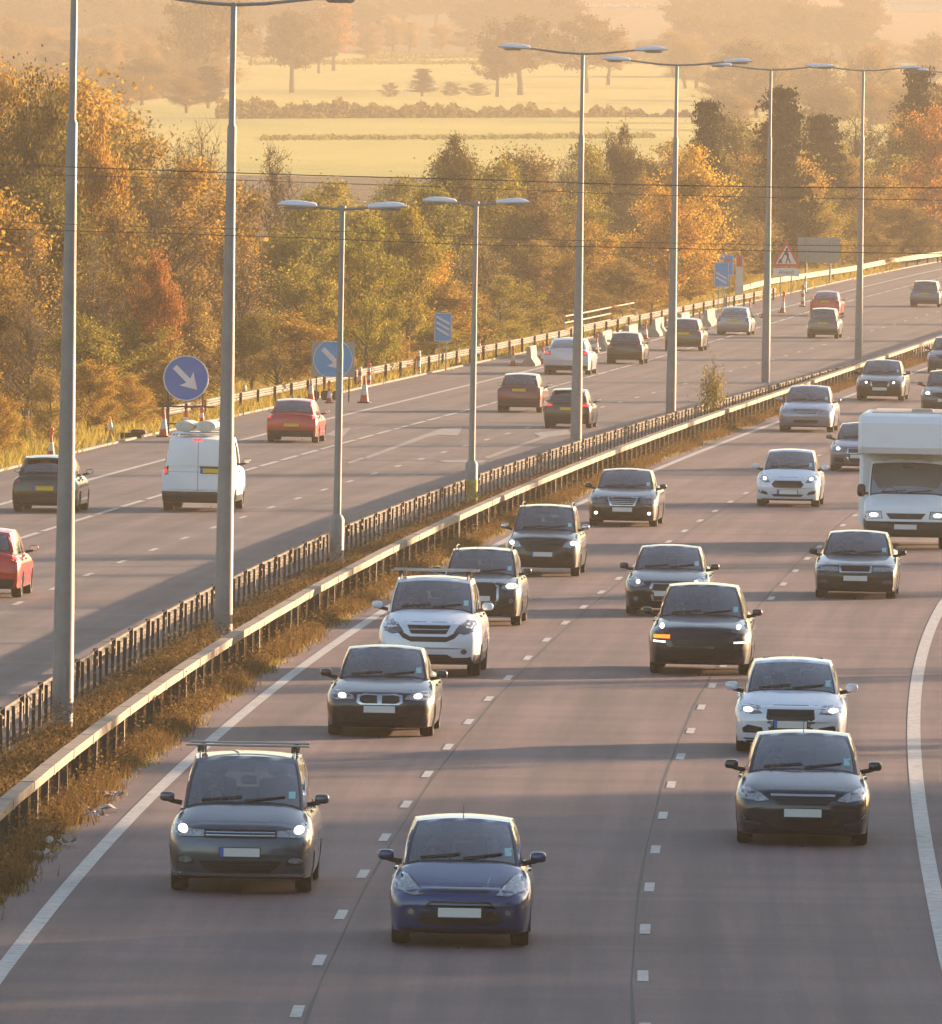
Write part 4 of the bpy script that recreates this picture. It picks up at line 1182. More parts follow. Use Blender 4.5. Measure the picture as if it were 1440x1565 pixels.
for px, py, hp, kd, tilt, lab in CONES:
    e = protos[kd] if kd not in used_p else copy_tree(protos[kd]); used_p.add(kd)
    g = P(px, py); k = hp/sc_at(g)/(1.28 if kd.endswith('l') else 1.02)
    k = min(k, 1.15) if kd != 'x' else k
    e.location = g+Vector((0, 0, .0)); e.scale = (k, k, k); e.rotation_euler = (0, R(tilt), rng.uniform(-.3, .3))
    tag(e, lab, 'traffic cone' if kd.startswith('c') else 'traffic cylinder', 'cones and cylinders of the roadworks')
q = MB()
for k in range(5): q.box((rng.uniform(-.5, .5), rng.uniform(-.3, .3), .09+.12*(k > 2)), (.5, .35, .16), rz=rng.uniform(0, 3), bev=.05)
g = P(212, 670); o = q.build('sandbag_heap', MAT['rubber']); o.location = g; tag(o, 'low heap of dark sandbags at the road edge left of the van', 'sandbags')
q = MB()
for k in range(3): q.box((k*.42-.4, 0, .17), (.36, .3, .34), bev=.06)
g = P(497, 611); o = q.build('battery_box', MAT['rubber']); o.location = g; tag(o, 'dark squat boxes at the foot of the square-backed arrow sign', 'boxes')
# concrete blocks
def block(label, px, py, wl, ang, grp):
    g = P(px, py); q = MB(); h = .82
    prof = [(-.30, 0), (-.30, .09), (-.12, .34), (-.08, h), (.08, h), (.12, .34), (.30, .09), (.30, 0)]
    n = len(prof); q.add([(a, -wl/2, b) for a, b in prof]+[(a, wl/2, b) for a, b in prof], [tuple(range(n-1, -1, -1)), tuple(range(n, 2*n))]+[(i, (i+1) % n, (i+1) % n+n, i+n) for i in range(n)])
    o = q.build('concrete_block', MAT['concrete']); o.location = g; o.rotation_euler = (0, 0, -heading(g.y)+ang); tag(o, label, 'concrete barrier', 'precast concrete blocks along the works')
for i, (px, py, lab) in enumerate([(812, 558, 'nearest concrete block, sloped end first, left of the white saloon'), (870, 546, 'second concrete block, behind the white saloon'), (925, 533, 'concrete block between the white saloon and the dark hatch'),
    (965, 523, 'concrete block above the dark hatch roof'), (1005, 512, 'tall pale block right of the lamp-topped cone'), (1045, 503, 'concrete block behind the grey estate'), (1084, 497, 'last concrete block, left of the silver saloon')]):
    block(lab, px, py, 9 if i else 5, R(2), 0)
# hand rail
w = P_line([(862, 520), (900, 512), (935, 504), (968, 497)]); e = empty('hand_rail', w[0]); tag(e, 'pale three bar handrail behind the concrete blocks', 'handrail')
s_ = sc_at(w[0]); q = MB()
for zz in (30, 20, 10): q.tube([p+Vector((0, 0, zz/s_+.2))-w[0] for p in w], .045, 6)
q.build('rail', MAT['beam'], e, True)
for k in range(7):
    p = w[0].lerp(w[-1], k/6)-w[0]; q = MB(); q.tube([p, p+Vector((0, 0, 30/s_+.2))], .04, 6); q.build('post', MAT['beam'], e, True)
for (px, py, hh, lab) in ((1017, 505, 22, 'short timber post right of the handrail'), (1110, 476, 22, 'short dark post below the two striped marker'), (772, 520, 12, 'small pale bracket post in the scrub'), (162, 668, 40, 'thin white stake beside the leaning cone')):
    g = P(px, py); q = MB(); k = hh/sc_at(g); q.box((0, 0, k/2), (.10, .08, k), bev=.01); q.box((.16, 0, k-.05), (.30, .06, .08)) if hh == 12 else None
    o = q.build('marker_stake', MAT['beam']); o.location = g; tag(o, lab, 'post')
# ------------------------------------------------------------------ the traffic
def hd(px, py): return heading(P(px, py).y)
def F_(*a, **k): return vehicle(*a, **k)
CARS = []
def add(name, over, base, col, front, rear, px, py, wpx, label, view='front', metal=.35, cat='car', extras=(), mirrors='paint', grp=None, dh=0.0, **kw):
    pm = col if not isinstance(col, (str, tuple)) else paint('paint_'+label.split()[0], col, metal)
    r_, s, bvh = vehicle(name, over, base, pm, front, rear, label, cat, extras, mirrors, view, grp)
    h = hd(px, py)+R(dh); k = place(r_, s, px, py, view, wpx, h); CARS.append((r_, s)); return r_, s, bvh
ON = 'cars coming towards the camera'; OFF_ = 'cars driving away on the left carriageway'

# blue small hatchback, nearest
add('small_hatchback', dict(W=1.72, H=1.48, L=3.95, zb=.73, zc=1.0, yc=1.0, yt=1.85, cl=.17, xt=.66, tf=.2), 'hatch', (.003, .033, .135, 1), [
 ('head', [(.50, .645), (.66, .63), (.93, .70), (.955, .80), (.90, .895), (.76, .86), (.63, .76)], dict(bulb=None)),
 ('one', 'grille', [(-.42, .675), (.42, .675), (.44, .705), (-.44, .705)], 'grille'),
 ('grille', [(-.42, .30), (.42, .30), (.56, .34), (.50, .40), (.36, .55), (-.36, .55), (-.50, .40), (-.56, .34)], 3, 'trim', 'air_intake'),
 ('one', 'bumper_lip', [(-.80, .205), (.80, .205), (.84, .235), (-.84, .235)], 'trim', .012),
 ('pair', 'fog_light', ell(.795*.86, .425, .075, .062), 'lamp_dark', .01), ('pair', 'fog_bulb', ell(.795*.86, .43, .04, .035, 10), 'chrome', .016),
 ('plate', .435, False)], [('tail', [(.78, .75), (.93, .72), (.93, 1.0), (.82, 1.0)]), ('plate', .62)],
 703, 1444, 217, 'dark blue small hatchback, lowest and nearest car in the picture', metal=.25, extras=('antenna',), grp=ON)
# grey people carrier with roof bars
add('people_carrier', dict(W=1.9, H=1.72, L=4.85, zb=.92, zc=1.14, yc=1.0, yt=1.95, cl=.20, xt=.70), 'mpv', '46515c', [
 ('head', [(.50, .755), (.80, .745), (.955, .78), (.95, .93), (.84, .925), (.68, .845), (.50, .83)], dict(bulb=(.80, .845, .075, .06))),
 ('grille', [(-.49, .735), (.49, .735), (.485, .85), (-.485, .85)], 2, False, 'grille', 'chrome'),
 ('grille', [(-.40, .29), (.40, .29), (.50, .35), (.57, .44), (-.57, .44), (-.50, .35)], 2, False, 'air_intake'),
 ('pair', 'air_intake', [(.62, .38), (.86, .38), (.88, .50), (.66, .50)], 'grille'), ('pair', 'fog_light', ell(.76, .445, .10, .038), 'lamp_glass', .012),
 ('one', 'bumper_lip', [(-.86, .235), (.86, .235), (.93, .275), (-.93, .275)], 'chrome', .006),
 ('plate', .555, True)], [('tail', [(.80, .8), (.95, .8), (.95, 1.1), (.82, 1.1)])],
 369, 1362, 222, 'grey people carrier with roof bars and lit headlights beside the white edge line', extras=('rails', 'chrome_rails', 'bars'), metal=.45, cat='people carrier', grp=ON)
# dark navy family hatch, right
add('family_hatchback', dict(W=1.886, H=1.50, L=4.78, zb=.80, zc=1.02, yc=1.2, yt=2.15, yr=3.3, yb=4.35, cl=.16, xt=.66, tf=.2), 'saloon', '151b2c', [
 ('head', [(.50, .645), (.66, .625), (.90, .66), (.955, .73), (.94, .84), (.80, .80), (.62, .735)], {}),
 ('grille', [(-.36, .58), (.36, .58), (.47, .70), (-.47, .70)], 2, False, 'grille'), ('one', 'chrome_strip', [(-.48, .705), (.48, .705), (.475, .735), (-.475, .735)], 'chrome', .012),
 ('grille', [(-.42, .25), (.42, .25), (.55, .34), (.50, .41), (-.50, .41), (-.55, .34)], 3, False, 'air_intake'),
 ('pair', 'fog_light', [(.62, .30), (.86, .33), (.90, .40), (.66, .36)], 'trim'), ('pair', 'chrome_strip', [(.62, .29), (.84, .32), (.92, .44), (.895, .44), (.82, .345), (.62, .31)], 'lamp_dark', .014),
 ('plate', .475, False)], [('tail', [(.78, .75), (.93, .72), (.93, 1.0), (.82, 1.0)])],
 1226, 1290, 206, 'dark navy hatchback directly in front of the white hatchback in the right lane', metal=.5, extras=('antenna',), grp=ON)
# white hatch behind it
add('family_hatchback', dict(W=1.785, H=1.43, L=4.3, zb=.76, zc=.97, yc=1.15, yt=2.0, yr=3.3, yb=4.0, cl=.17), 'hatch', 'dde1e8', [
 ('head', [(.52, .655), (.72, .64), (.95, .68), (.955, .76), (.74, .765), (.54, .74)], dict(bulb=(.76, .70, .085, .04))),
 ('grille', [(-.30, .36), (.30, .36), (.385, .52), (.36, .69), (-.36, .69), (-.385, .52)], 5, 'trim', 'grille'),
 ('pair', 'air_intake', [(.48, .33), (.84, .33), (.86, .40), (.76, .46), (.50, .42)], 'grille'), ('one', 'bumper_lip', [(-.80, .225), (.80, .225), (.84, .25), (-.84, .25)], 'trim'),
 ('plate', .475, True)], [('tail', [(.7, .75), (.93, .75), (.93, .88), (.72, .9)])],
 1208, 1150, 172, 'white hatchback with lit headlights half hidden behind the dark navy hatchback', metal=.1, extras=('fin',), grp=ON)
# dark saloon with twin grilles
add('saloon_car', dict(W=1.811, H=1.43, L=4.62, zb=.76, zc=.96, yc=1.3, yt=2.1, cl=.16), 'saloon', '1b1c26', [
 ('head', [(.46, .635), (.80, .615), (.955, .67), (.95, .76), (.78, .77), (.50, .70)], dict(bulb=(.70, .69, .08, .045))),
 ('grille', [(.04, .565), (.30, .565), (.37, .60), (.36, .68), (.26, .705), (.05, .695)], 0, True, 'grille'), ('grille', [(-.05, .695), (-.26, .705), (-.36, .68), (-.37, .60), (-.30, .565), (-.04, .565)], 0, True, 'grille'),
 ('grille', [(-.52, .26), (.52, .26), (.58, .34), (.42, .38), (-.42, .38), (-.58, .34)], 2, False, 'air_intake'), ('pair', 'air_intake', [(.64, .28), (.88, .30), (.90, .42), (.70, .38)], 'grille'),
 ('plate', .47, False)], [('tail', [(.6, .8), (.93, .8), (.93, .92), (.62, .92)])],
 582, 1124, 166, 'near black saloon with twin oval grilles and lit headlights in front of the white off-roader', metal=.5, grp=ON)
# white soft-roader with rack
add('off_roader', dict(W=1.82, H=1.68, L=4.6, zb=.95, zc=1.16, yc=1.05, yt=1.85, cl=.22, dark_low=.34), 'suv', 'dde3ec', [
 ('head', [(.50, .80), (.70, .76), (.86, .80), (.92, .90), (.88, 1.0), (.72, .99), (.60, .91)], dict(mat='lamp_dark')),
 ('grille', [(-.34, .76), (.34, .76), (.42, .91), (-.42, .91)], 1, False, 'grille', 'chrome'),
 ('grille', [(-.34, .62), (.34, .62), (.50, .68), (.60, .78), (.52, .79), (.36, .71), (-.36, .71), (-.52, .79), (-.60, .78), (-.50, .68)], 0, False, 'air_intake'),
 ('one', 'lower_bumper', [(-.62, .23), (.62, .23), (.52, .32), (.36, .40), (-.36, .40), (-.52, .32)], 'blackplastic'), ('pair', 'fog_light', ell(.68, .45, .06, .045), 'lamp_dark', .01),
 ('plate', .50, False)], [('tail', [(.82, .8), (.93, .8), (.93, 1.3), (.84, 1.3)])],
 657, 1032, 158, 'white off-roader with a black roof rack behind the twin grilled saloon', metal=.1, extras=('rails', 'bars'), cat='off-roader', grp=ON)
# dark coupe-like SUV with amber indicator
add('off_roader', dict(W=1.92, H=1.62, L=4.68, zb=.90, zc=1.08, yc=1.3, yt=2.1, cl=.20, xt=.64, tf=.22), 'suv', '17161a', [
 ('head', [(.60, .82), (.74, .78), (.90, .82), (.94, .92), (.88, 1.0), (.74, .99)], dict(mat='lamp_dark', bulb=(.74, .90, .05, .05))),
 ('grille', [(-.50, .54), (.50, .54), (.60, .72), (.44, .78), (-.44, .78), (-.60, .72)], 4, False, 'grille'),
 ('pair', 'air_intake', [(.64, .48), (.92, .50), (.92, .74), (.66, .70)], 'grille'), ('pair', 'running_light', [(.66, .60), (.90, .61), (.90, .64), (.66, .63)], 'drl', .014),
 ('one', 'indicator', [(-.93*.96, .68), (-.60*.96, .68), (-.60*.96, .745), (-.93*.96, .745)], 'lamp_amber', .02),
 ('grille', [(-.55, .28), (.55, .28), (.62, .42), (-.62, .42)], 2, False, 'air_intake'), ('plate', .50, False)], [('tail', [(.7, .9), (.93, .9), (.93, 1.02), (.72, 1.02)])],
 1070, 1030, 158, 'black off-roader with its amber indicator lit in the middle lane', metal=.4, cat='off-roader', grp=ON)
# dark executive saloon behind it
add('saloon_car', dict(W=1.80, H=1.43, L=4.6, zb=.76, zc=.97, yc=1.25, yt=2.05, cl=.16), 'saloon', '1d2028', [
 ('head', [(.50, .66), (.72, .60), (.92, .66), (.95, .78), (.82, .82), (.62, .76)], dict(bulb=(.68, .72, .05, .045))),
 ('grille', [(-.28, .34), (.28, .34), (.36, .55), (.30, .68), (-.30, .68), (-.36, .55)], 3, True, 'grille'), ('pair', 'fog_light', ell(.72, .36, .06, .05), 'lamp_glass', .01), ('pair', 'air_intake', [(.52, .28), (.85, .28), (.9, .45), (.6, .42)], 'grille', .003),
 ('plate', .48, False)], [('tail', [(.6, .8), (.93, .8), (.93, .92), (.62, .92)])],
 1020, 940, 130, 'dark saloon directly behind the black off-roader with the amber indicator', metal=.5, grp=ON)
# old dark executive saloon
add('saloon_car', dict(W=1.83, H=1.43, L=4.98, zb=.76, zc=.94, yc=1.4, yt=2.15, yr=3.5, yb=4.2, cl=.16, n=5.5, tf=.12, bow=.12), 'saloon', '22262b', [
 ('head', [(.40, .61), (.92, .62), (.93, .77), (.44, .77)], dict(mat='lamp_glass')), ('grille', [(-.33, .61), (.33, .61), (.36, .76), (-.36, .76)], 4, True, 'grille'),
 ('one', 'bumper_strip', [(-.93, .53), (.93, .53), (.93, .57), (-.93, .57)], 'trim', .012), ('grille', [(-.55, .26), (.55, .26), (.58, .33), (-.58, .33)], 1, False, 'air_intake'), ('pair', 'fog_light', [(.66, .34), (.92, .34), (.92, .42), (.66, .42)], 'lamp_dark'),
 ('plate', .46, False)], [('tail', [(.6, .8), (.93, .8), (.93, .92), (.62, .92)])],
 1308, 914, 127, 'older dark saloon with wide square headlights in front of the white motorhome', metal=.5, mirrors='trim', grp=ON)
# dark premium SUV behind white off-roader
add('off_roader', dict(W=1.90, H=1.66, L=4.63, zb=.98, zc=1.15, yc=1.2, yt=1.95, cl=.21), 'suv', '191719', [
 ('head', [(.52, .84), (.74, .80), (.94, .86), (.95, .98), (.78, .99), (.58, .96)], dict(bulb=(.76, .90, .14, .06))),
 ('grille', [(-.30, .42), (.30, .42), (.42, .60), (.42, .88), (.34, .97), (-.34, .97), (-.42, .88), (-.42, .60)], 0, True, 'grille'),
 ('pair', 'air_intake', [(.50, .46), (.84, .48), (.86, .66), (.52, .64)], 'grille'), ('pair', 'fog_light', ell(.76, .57, .055, .055), 'lamp_glass', .012), ('one', 'lower_bumper', [(-.7, .24), (.7, .24), (.62, .36), (-.62, .36)], 'blackplastic'),
 ('plate', .62, False)], [('tail', [(.7, .9), (.93, .9), (.93, 1.1), (.72, 1.1)])],
 733, 955, 130, 'black off-roader with a big chrome edged grille right behind the white off-roader', metal=.4, extras=('rails',), cat='off-roader', grp=ON)
add('off_roader', dict(W=1.88, H=1.71, L=4.6, zb=.98, zc=1.15, yc=1.15, yt=1.9, cl=.22), 'suv', '24211f', [
 ('head', [(.54, .74), (.74, .72), (.93, .80), (.93, .96), (.78, .94), (.62, .86)], dict(bulb=(.80, .84, .07, .06))), ('grille', [(-.40, .62), (.40, .62), (.47, .72), (.44, .86), (-.44, .86), (-.47, .72)], 4, False, 'grille'),
 ('one', 'lower_bumper', [(-.7, .26), (.7, .26), (.66, .40), (-.66, .40)], 'blackplastic'), ('plate', .56, True)], [('tail', [(.7, .9), (.93, .9), (.93, 1.1), (.72, 1.1)])],
 830, 880, 116, 'dark brown off-roader with silver mirrors, second behind the white off-roader', metal=.45, extras=('rails',), mirrors='chrome', cat='off-roader', grp=ON)
add('saloon_car', dict(W=1.85, H=1.47, L=4.87, zb=.80, zc=1.0, yc=1.3, yt=2.1, yr=3.4, yb=4.2, cl=.16, n=5), 'saloon', '1a1a1c', [
 ('head', [(.50, .62), (.93, .62), (.94, .76), (.70, .80), (.50, .76)], dict(mat='lamp_dark')), ('grille', [(-.30, .58), (.30, .58), (.40, .76), (-.40, .76)], 3, True, 'grille', 'chrome'),
 ('pair', 'fog_light', ell(.76, .36, .05, .04), 'lamp_on', .012), ('grille', [(-.45, .26), (.45, .26), (.5, .36), (-.5, .36)], 2, False, 'air_intake'), ('plate', .46, False)], [('tail', [(.6, .8), (.93, .8), (.93, .92), (.62, .92)])],
 953, 804, 107, 'black saloon with chrome barred grille and glowing fog lights nearest the left edge line', metal=.4, grp=ON)
add('small_hatchback', dict(W=1.72, H=1.48, L=3.97, zb=.78, zc=1.0, yc=1.0, yt=1.85, cl=.17, tf=.2), 'hatch', 'dfe5ee', [
 ('head', [(.56, .66), (.72, .66), (.93, .74), (.94, .86), (.82, .88), (.66, .78)], dict(bulb=(.72, .76, .05, .045))), ('grille', [(-.42, .52), (.42, .52), (.50, .60), (.40, .70), (-.40, .70), (-.50, .60)], 3, False, 'grille'),
 ('grille', [(-.42, .28), (.42, .28), (.50, .34), (-.50, .34)], 1, False, 'air_intake'), ('pair', 'air_intake', [(.60, .32), (.90, .36), (.88, .46), (.64, .40)], 'grille'), ('one', 'bumper_lip', [(-.8, .20), (.8, .20), (.84, .22), (-.84, .22)], 'trim'), ('plate', .40, True)], [('tail', [(.78, .75), (.93, .72), (.93, 1.0), (.82, 1.0)])],
 1205, 774, 99, 'white small hatchback with dark oval grille alone in the middle lane', metal=.1, grp=ON)
add('saloon_car', dict(W=1.81, H=1.48, L=4.7, zb=.78, zc=.99, yc=1.2, yt=2.05, cl=.17), 'saloon', '8f93a6', [
 ('head', [(.46, .60), (.66, .58), (.92, .70), (.94, .82), (.80, .82), (.60, .72)], {}), ('grille', [(-.36, .62), (.36, .62), (.42, .74), (-.42, .74)], 3, False, 'grille', 'chrome'),
 ('grille', [(-.42, .30), (.42, .30), (.44, .40), (-.44, .40)], 0, False, 'air_intake')], [('tail', [(.6, .8), (.93, .8), (.93, .92), (.62, .92)])],
 1233, 660, 85, 'pale silver saloon left of the motorhome roof beside the reservation', metal=.6, grp=ON)
add('saloon_car', dict(W=1.82, H=1.43, L=4.7, zb=.76, zc=.97, yc=1.25, yt=2.05, cl=.16), 'saloon', '6c6772', [
 ('head', [(.50, .62), (.74, .60), (.93, .68), (.94, .78), (.74, .78), (.54, .74)], dict(bulb=(.70, .69, .07, .05))), ('grille', [(-.28, .30), (.28, .30), (.36, .46), (.34, .68), (-.34, .68), (-.36, .46)], 3, True, 'grille'),
 ('pair', 'air_intake', [(.48, .28), (.84, .30), (.86, .42), (.52, .40)], 'grille'), ('plate', .46, False)], [('tail', [(.6, .8), (.93, .8), (.93, .92), (.62, .92)])],
 1314, 720, 92, 'mauve grey car half hidden behind the upper left of the motorhome', metal=.5, grp=ON)
add('saloon_car', dict(W=1.77, H=1.43, L=4.58, zb=.76, zc=.96, yc=1.25, yt=2.05, cl=.16), 'saloon', '2b2826', [
 ('head', [(.44, .60), (.92, .60), (.93, .76), (.60, .78), (.46, .74)], dict(mat='lamp_dark', bulb=(.56, .66, .05, .045))), ('grille', [(-.30, .52), (.30, .52), (.36, .72), (-.36, .72)], 3, True, 'grille'),
 ('grille', [(-.5, .26), (.5, .26), (.55, .34), (-.55, .34)], 1, False, 'air_intake'), ('plate', .43, False)], [('tail', [(.6, .8), (.93, .8), (.93, .92), (.62, .92)])],
 1346, 612, 75, 'dark saloon with lit lamps just above the motorhome roof', metal=.45, grp=ON)
add('estate_car', dict(W=1.78, H=1.52, L=4.3, zb=.80, zc=1.02, yc=1.1, yt=1.85, cl=.18), 'estate', '3f3d44', [
 ('head', [(.50, .68), (.90, .68), (.93, .84), (.60, .84)], dict(bulb=(.70, .76, .09, .05))), ('grille', [(-.38, .62), (.38, .62), (.42, .78), (-.42, .78)], 2, False, 'grille'), ('grille', [(-.5, .30), (.5, .30), (.5, .42), (-.5, .42)], 1, False, 'air_intake'), ('plate', .52, False)], [('tail', [(.6, .8), (.93, .8), (.93, .92), (.62, .92)])],
 1446, 634, 78, 'dark grey car with lit headlight cut by the right edge above the motorhome', metal=.4, grp=ON)
add('saloon_car', dict(W=1.78, H=1.5, L=4.3, zb=.80, zc=1.0, yc=1.1, yt=1.85, cl=.18), 'hatch', '4a4a55', [
 ('head', [(.50, .66), (.90, .66), (.93, .80), (.60, .80)], {}), ('grille', [(-.38, .60), (.38, .60), (.42, .74), (-.42, .74)], 2, False, 'grille'), ('plate', .50, False)], [('tail', [(.6, .8), (.93, .8), (.93, .92), (.62, .92)])],
 1449, 570, 64, 'uppermost oncoming car, slate grey, cut by the right edge', metal=.4, grp=ON)
# white motorhome
wp = simple('coach_white', (.86, .88, .90), .45, noise=.05, nscale=1.5)
r_, s, bvh = vehicle('motorhome', dict(L=5.9, W=2.0, H=2.05, zb=1.02, zc=1.26, yc=.78, yt=1.35, yr=4.9, yb=5.7, zr=1.3, zt=1.28, cl=.28, R=.34, yf=.95, wb=3.4, xb=.92, xt=.84, n=5.5, tf=.12, bow=.16, dn=.16, zn=.6, zm=.7, dark_low=.60, panel=True, mirror=(.10, .07, .15), mz=-.02, tb=.2, sticker=0), 'van', wp, [
 ('one', 'front_bumper', [(-.96, .32), (.96, .32), (.965, .64), (-.965, .64)], 'blackplastic', .03), ('head', [(.55, .72), (.92, .70), (.94, .86), (.58, .87)], dict(bulb=(.74, .79, .12, .05))),
 ('grille', [(-.36, .70), (.36, .70), (.46, .83), (-.46, .83)], 2, False, 'grille'), ('plate', .52, False)], [], 'white motorhome with an overcab body at the right edge', 'motorhome', (), 'trim', 'front')
q = MB(); W2 = 1.14
def coach(q):
    sec = [(.62, 1.35, .55, 0), ]
    # side outline (y, z) of the living box with its overcab nose
    out = [(1.75, .50), (5.9, .50), (5.9, 3.02), (5.7, 3.10), (.90, 3.12), (.58, 3.06), (.40, 2.90), (.36, 2.34), (.46, 2.20), (1.75, 2.14)]
    n = len(out); b = .09
    rows = []
    for x, k in ((-W2, .0), (-W2+b*.3, .5), (-W2+b, 1), (W2-b, 1), (W2-b*.3, .5), (W2, 0)):
        cy = sum(o[0] for o in out)/n; cz = sum(o[1] for o in out)/n
        rows.append([(x, y+(-b if y > cy else b)*(1-k), z+(-b if z > cz else b)*(1-k)*(1 if z > 2.5 or z < 1 else 0)) for y, z in out])
    vs = [p for r in rows for p in r]; fs = [tuple(range(n)), tuple((len(rows)-1)*n+i for i in range(n-1, -1, -1))]
    for i in range(len(rows)-1):
        for k in range(n): j = (k+1) % n; fs.append((i*n+k, (i+1)*n+k, (i+1)*n+j, i*n+j))
    q.add(vs, fs)
coach(q); cb = q.build('coach_body', wp, r_, False)
q = MB(); q.box((0, 3.3, 3.13), (1.7, 4.2, .03), bev=.01); q.box((.3, 2.0, 3.17), (.5, .5, .10), bev=.03); q.build('roof_hatch', simple('roof_grey', (.5, .45, .38), .6), cb)
q = MB()
for sg in (-1, 1): q.box((sg*(W2+.004), 3.6, 1.75), (.012, 1.1, .55), bev=.003)
q.build('side_window', MAT['glass_dark'], cb)
k = place(r_, s, 1385, 838, 'front', 2.0*66, hd(1385, 838))

# ---- going away
TW = lambda z0, z1, u0=.70: [(u0, z0), (.95, z0-.02), (.95, z1), (u0+.04, z1)]
add('hatchback', dict(W=1.78, H=1.47, L=4.25, cl=.18, yb=3.95, yr=3.45, yc=1.1, yt=1.85, zc=.99, zb=.76, rwin=(.12, .86, .86)), 'hatch', '131216', [], [
 ('tail', [(.70, .80), (.90, .78), (.93, .98), (.80, 1.0)], {}), ('one', 'rear_bumper', [(-.72, .24), (.72, .24), (.8, .42), (-.8, .42)], 'blackplastic'), ('one', 'brake_light', [(-.1, 1.36), (.1, 1.36), (.1, 1.375), (-.1, 1.375)], 'tail'), ('plate', .64, True)],
 71, 782, 103, 'black hatchback crossed by the lamp column nearest the left edge', 'rear', metal=.4, extras=('rwiper', 'spoiler'), grp=OFF_)
add('panel_van', dict(W=1.80, H=1.84, L=4.4, cl=.22, dark_low=.40, n=6, tr=.06, bowr=.06, rbow=.05, panel=True), 'van', wp, [], [
 ('tail', [(.80, .92), (.955, .92), (.955, 1.12), (.80, 1.12)], dict(mat='tail', bulb=(.88, 1.02, .05, .07), bulbmat='tail_on')), ('pair', 'indicator_lamp', [(.80, 1.125), (.955, 1.125), (.955, 1.22), (.80, 1.22)], 'amber'),
 ('one', 'rear_bumper', [(-.96, .26), (.96, .26), (.97, .50), (-.97, .50)], 'blackplastic', .05), ('one', 'door_seam', [(-.03, .52), (-.018, .52), (-.018, 1.72), (-.03, 1.72)], 'trim', .002),
 ('one', 'door_handle', [(-.72, 1.085), (-.08, 1.085), (-.08, 1.125), (-.72, 1.125)], 'trim', .02), ('one', 'door_panel_line', [(-.86, .98), (.86, .98), (.86, .99), (-.86, .99)], 'signgrey', .001), ('one', 'brake_light', [(-.12, 1.77), (.12, 1.77), (.12, 1.80), (-.12, 1.80)], 'tail_on', .03), ('plate', 1.02, True, -.36)],
 304, 781, 111, 'white panel van with a loaded roof, crossed by the second tall lamp column', 'rear', cat='van', mirrors='trim', metal=0)
van, vs2 = CARS[-1]
q = MB()
for yy in (1.9, 2.9, 3.9):
    q.tube([(-.68, yy, 1.80), (-.66, yy, 1.93), (.66, yy, 1.93), (.68, yy, 1.80)], .02, 6)
q.build('roof_rack', MAT['chrome'], van, True)
def roll(x, zr, lab, cat, r1):
    q = MB(); q.lathe([(r1*.55, -.9), (r1*.95, -.88), (r1, -.8), (r1, .8), (r1*.95, .88), (r1*.55, .9), (r1*.5, .6), (r1*.1, .55)][:6]+[(r1*.5, .85), (r1*.45, .3), (.001, .28)], n=18, axis='X')
    q.v = [(v[1]*1.3, -v[0], v[2]*.75) for v in q.v]
    M = van.matrix_basis.copy(); o = q.build('roof_load', simple('pale_sheeting', (.60, .58, .50), .5, noise=.25, nscale=5), None, True); o.location = M @ Vector((x, 2.95, 1.95+r1*.75)); o.rotation_euler = van.rotation_euler; tag(o, lab, 'roof load', 'loads tied on the van roof')
roll(.38, 0, 'left pale hooded roll on the white van roof', 'roof load', .19); roll(-.15, 0, 'middle pale hooded roll on the white van roof', 'roof load', .20)
q = MB(); q.tube([(0, -.8, 0), (0, .8, 0)], .10, 12); o = q.build('roof_load', MAT['conewhite'], None, True); o.location = van.matrix_basis @ Vector((-.60, 2.95, 2.03)); o.rotation_euler = van.rotation_euler; tag(o, 'thin white pipe with red end on the right of the van roof', 'roof load', 'loads tied on the van roof')
add('hatchback', dict(W=1.76, H=1.45, L=4.2, cl=.2, yb=3.9, yr=3.3, yc=1.05, yt=1.8, zc=.97), 'hatch', 'b81a10', [], [
 ('tail', TW(.80, .96, .74), dict(bulb=(.86, .88, .05, .05), bulbmat='tail_on')), ('one', 'rear_bumper', [(-.82, .24), (.82, .24), (.86, .42), (-.86, .42)], 'blackplastic'), ('plate', .60)],
 448, 676, 80, 'red hatchback in the near lane of the left carriageway, right of the van', 'rear', metal=.3, grp=OFF_)
add('hatchback', dict(W=1.76, H=1.47, L=4.2, cl=.2, yb=3.9, yr=3.4, yc=1.05, yt=1.8), 'hatch', 'c01a14', [], [
 ('tail', TW(.80, 1.02, .74), dict(bulb=(.86, .90, .06, .06), bulbmat='tail_on')), ('one', 'rear_bumper', [(-.82, .24), (.82, .24), (.86, .42), (-.86, .42)], 'blackplastic'), ('plate', .60)],
 -27, 912, 124, 'red car cut off by the left edge, only its right flank showing', 'rear', metal=.3, grp=OFF_)
add('estate_car', dict(W=1.70, H=1.44, L=4.2, cl=.2, n=5.2, zb=.72, zc=.94, yr=3.55, yb=4.0), 'estate', '6e1a1c', [], [
 ('tail', TW(.78, .94, .76), {}), ('one', 'rear_bumper', [(-.93, .34), (.93, .34), (.93, .50), (-.93, .50)], 'blackplastic'), ('plate', .84)],
 795, 630, 70, 'maroon older estate left of the dark hatchback with lit red lamps', 'rear', metal=.3, mirrors='trim', grp=OFF_)
add('hatchback', dict(W=1.77, H=1.43, L=4.35, cl=.17, yb=4.1, yr=3.5, yc=1.25, yt=1.95, zc=.96, privacy=True), 'hatch', '131115', [], [
 ('tail', [(.56, .80), (.95, .78), (.95, .92), (.60, .90)], dict(bulb=(.76, .85, .14, .045), bulbmat='tail_on')), ('one', 'rear_bumper', [(-.7, .22), (.7, .22), (.8, .36), (-.8, .36)], 'blackplastic'), ('plate', .72)],
 869, 654, 74, 'black hatchback with both red tail lamps lit, crossed by the third tall lamp', 'rear', metal=.4, extras=('spoiler',), grp=OFF_)
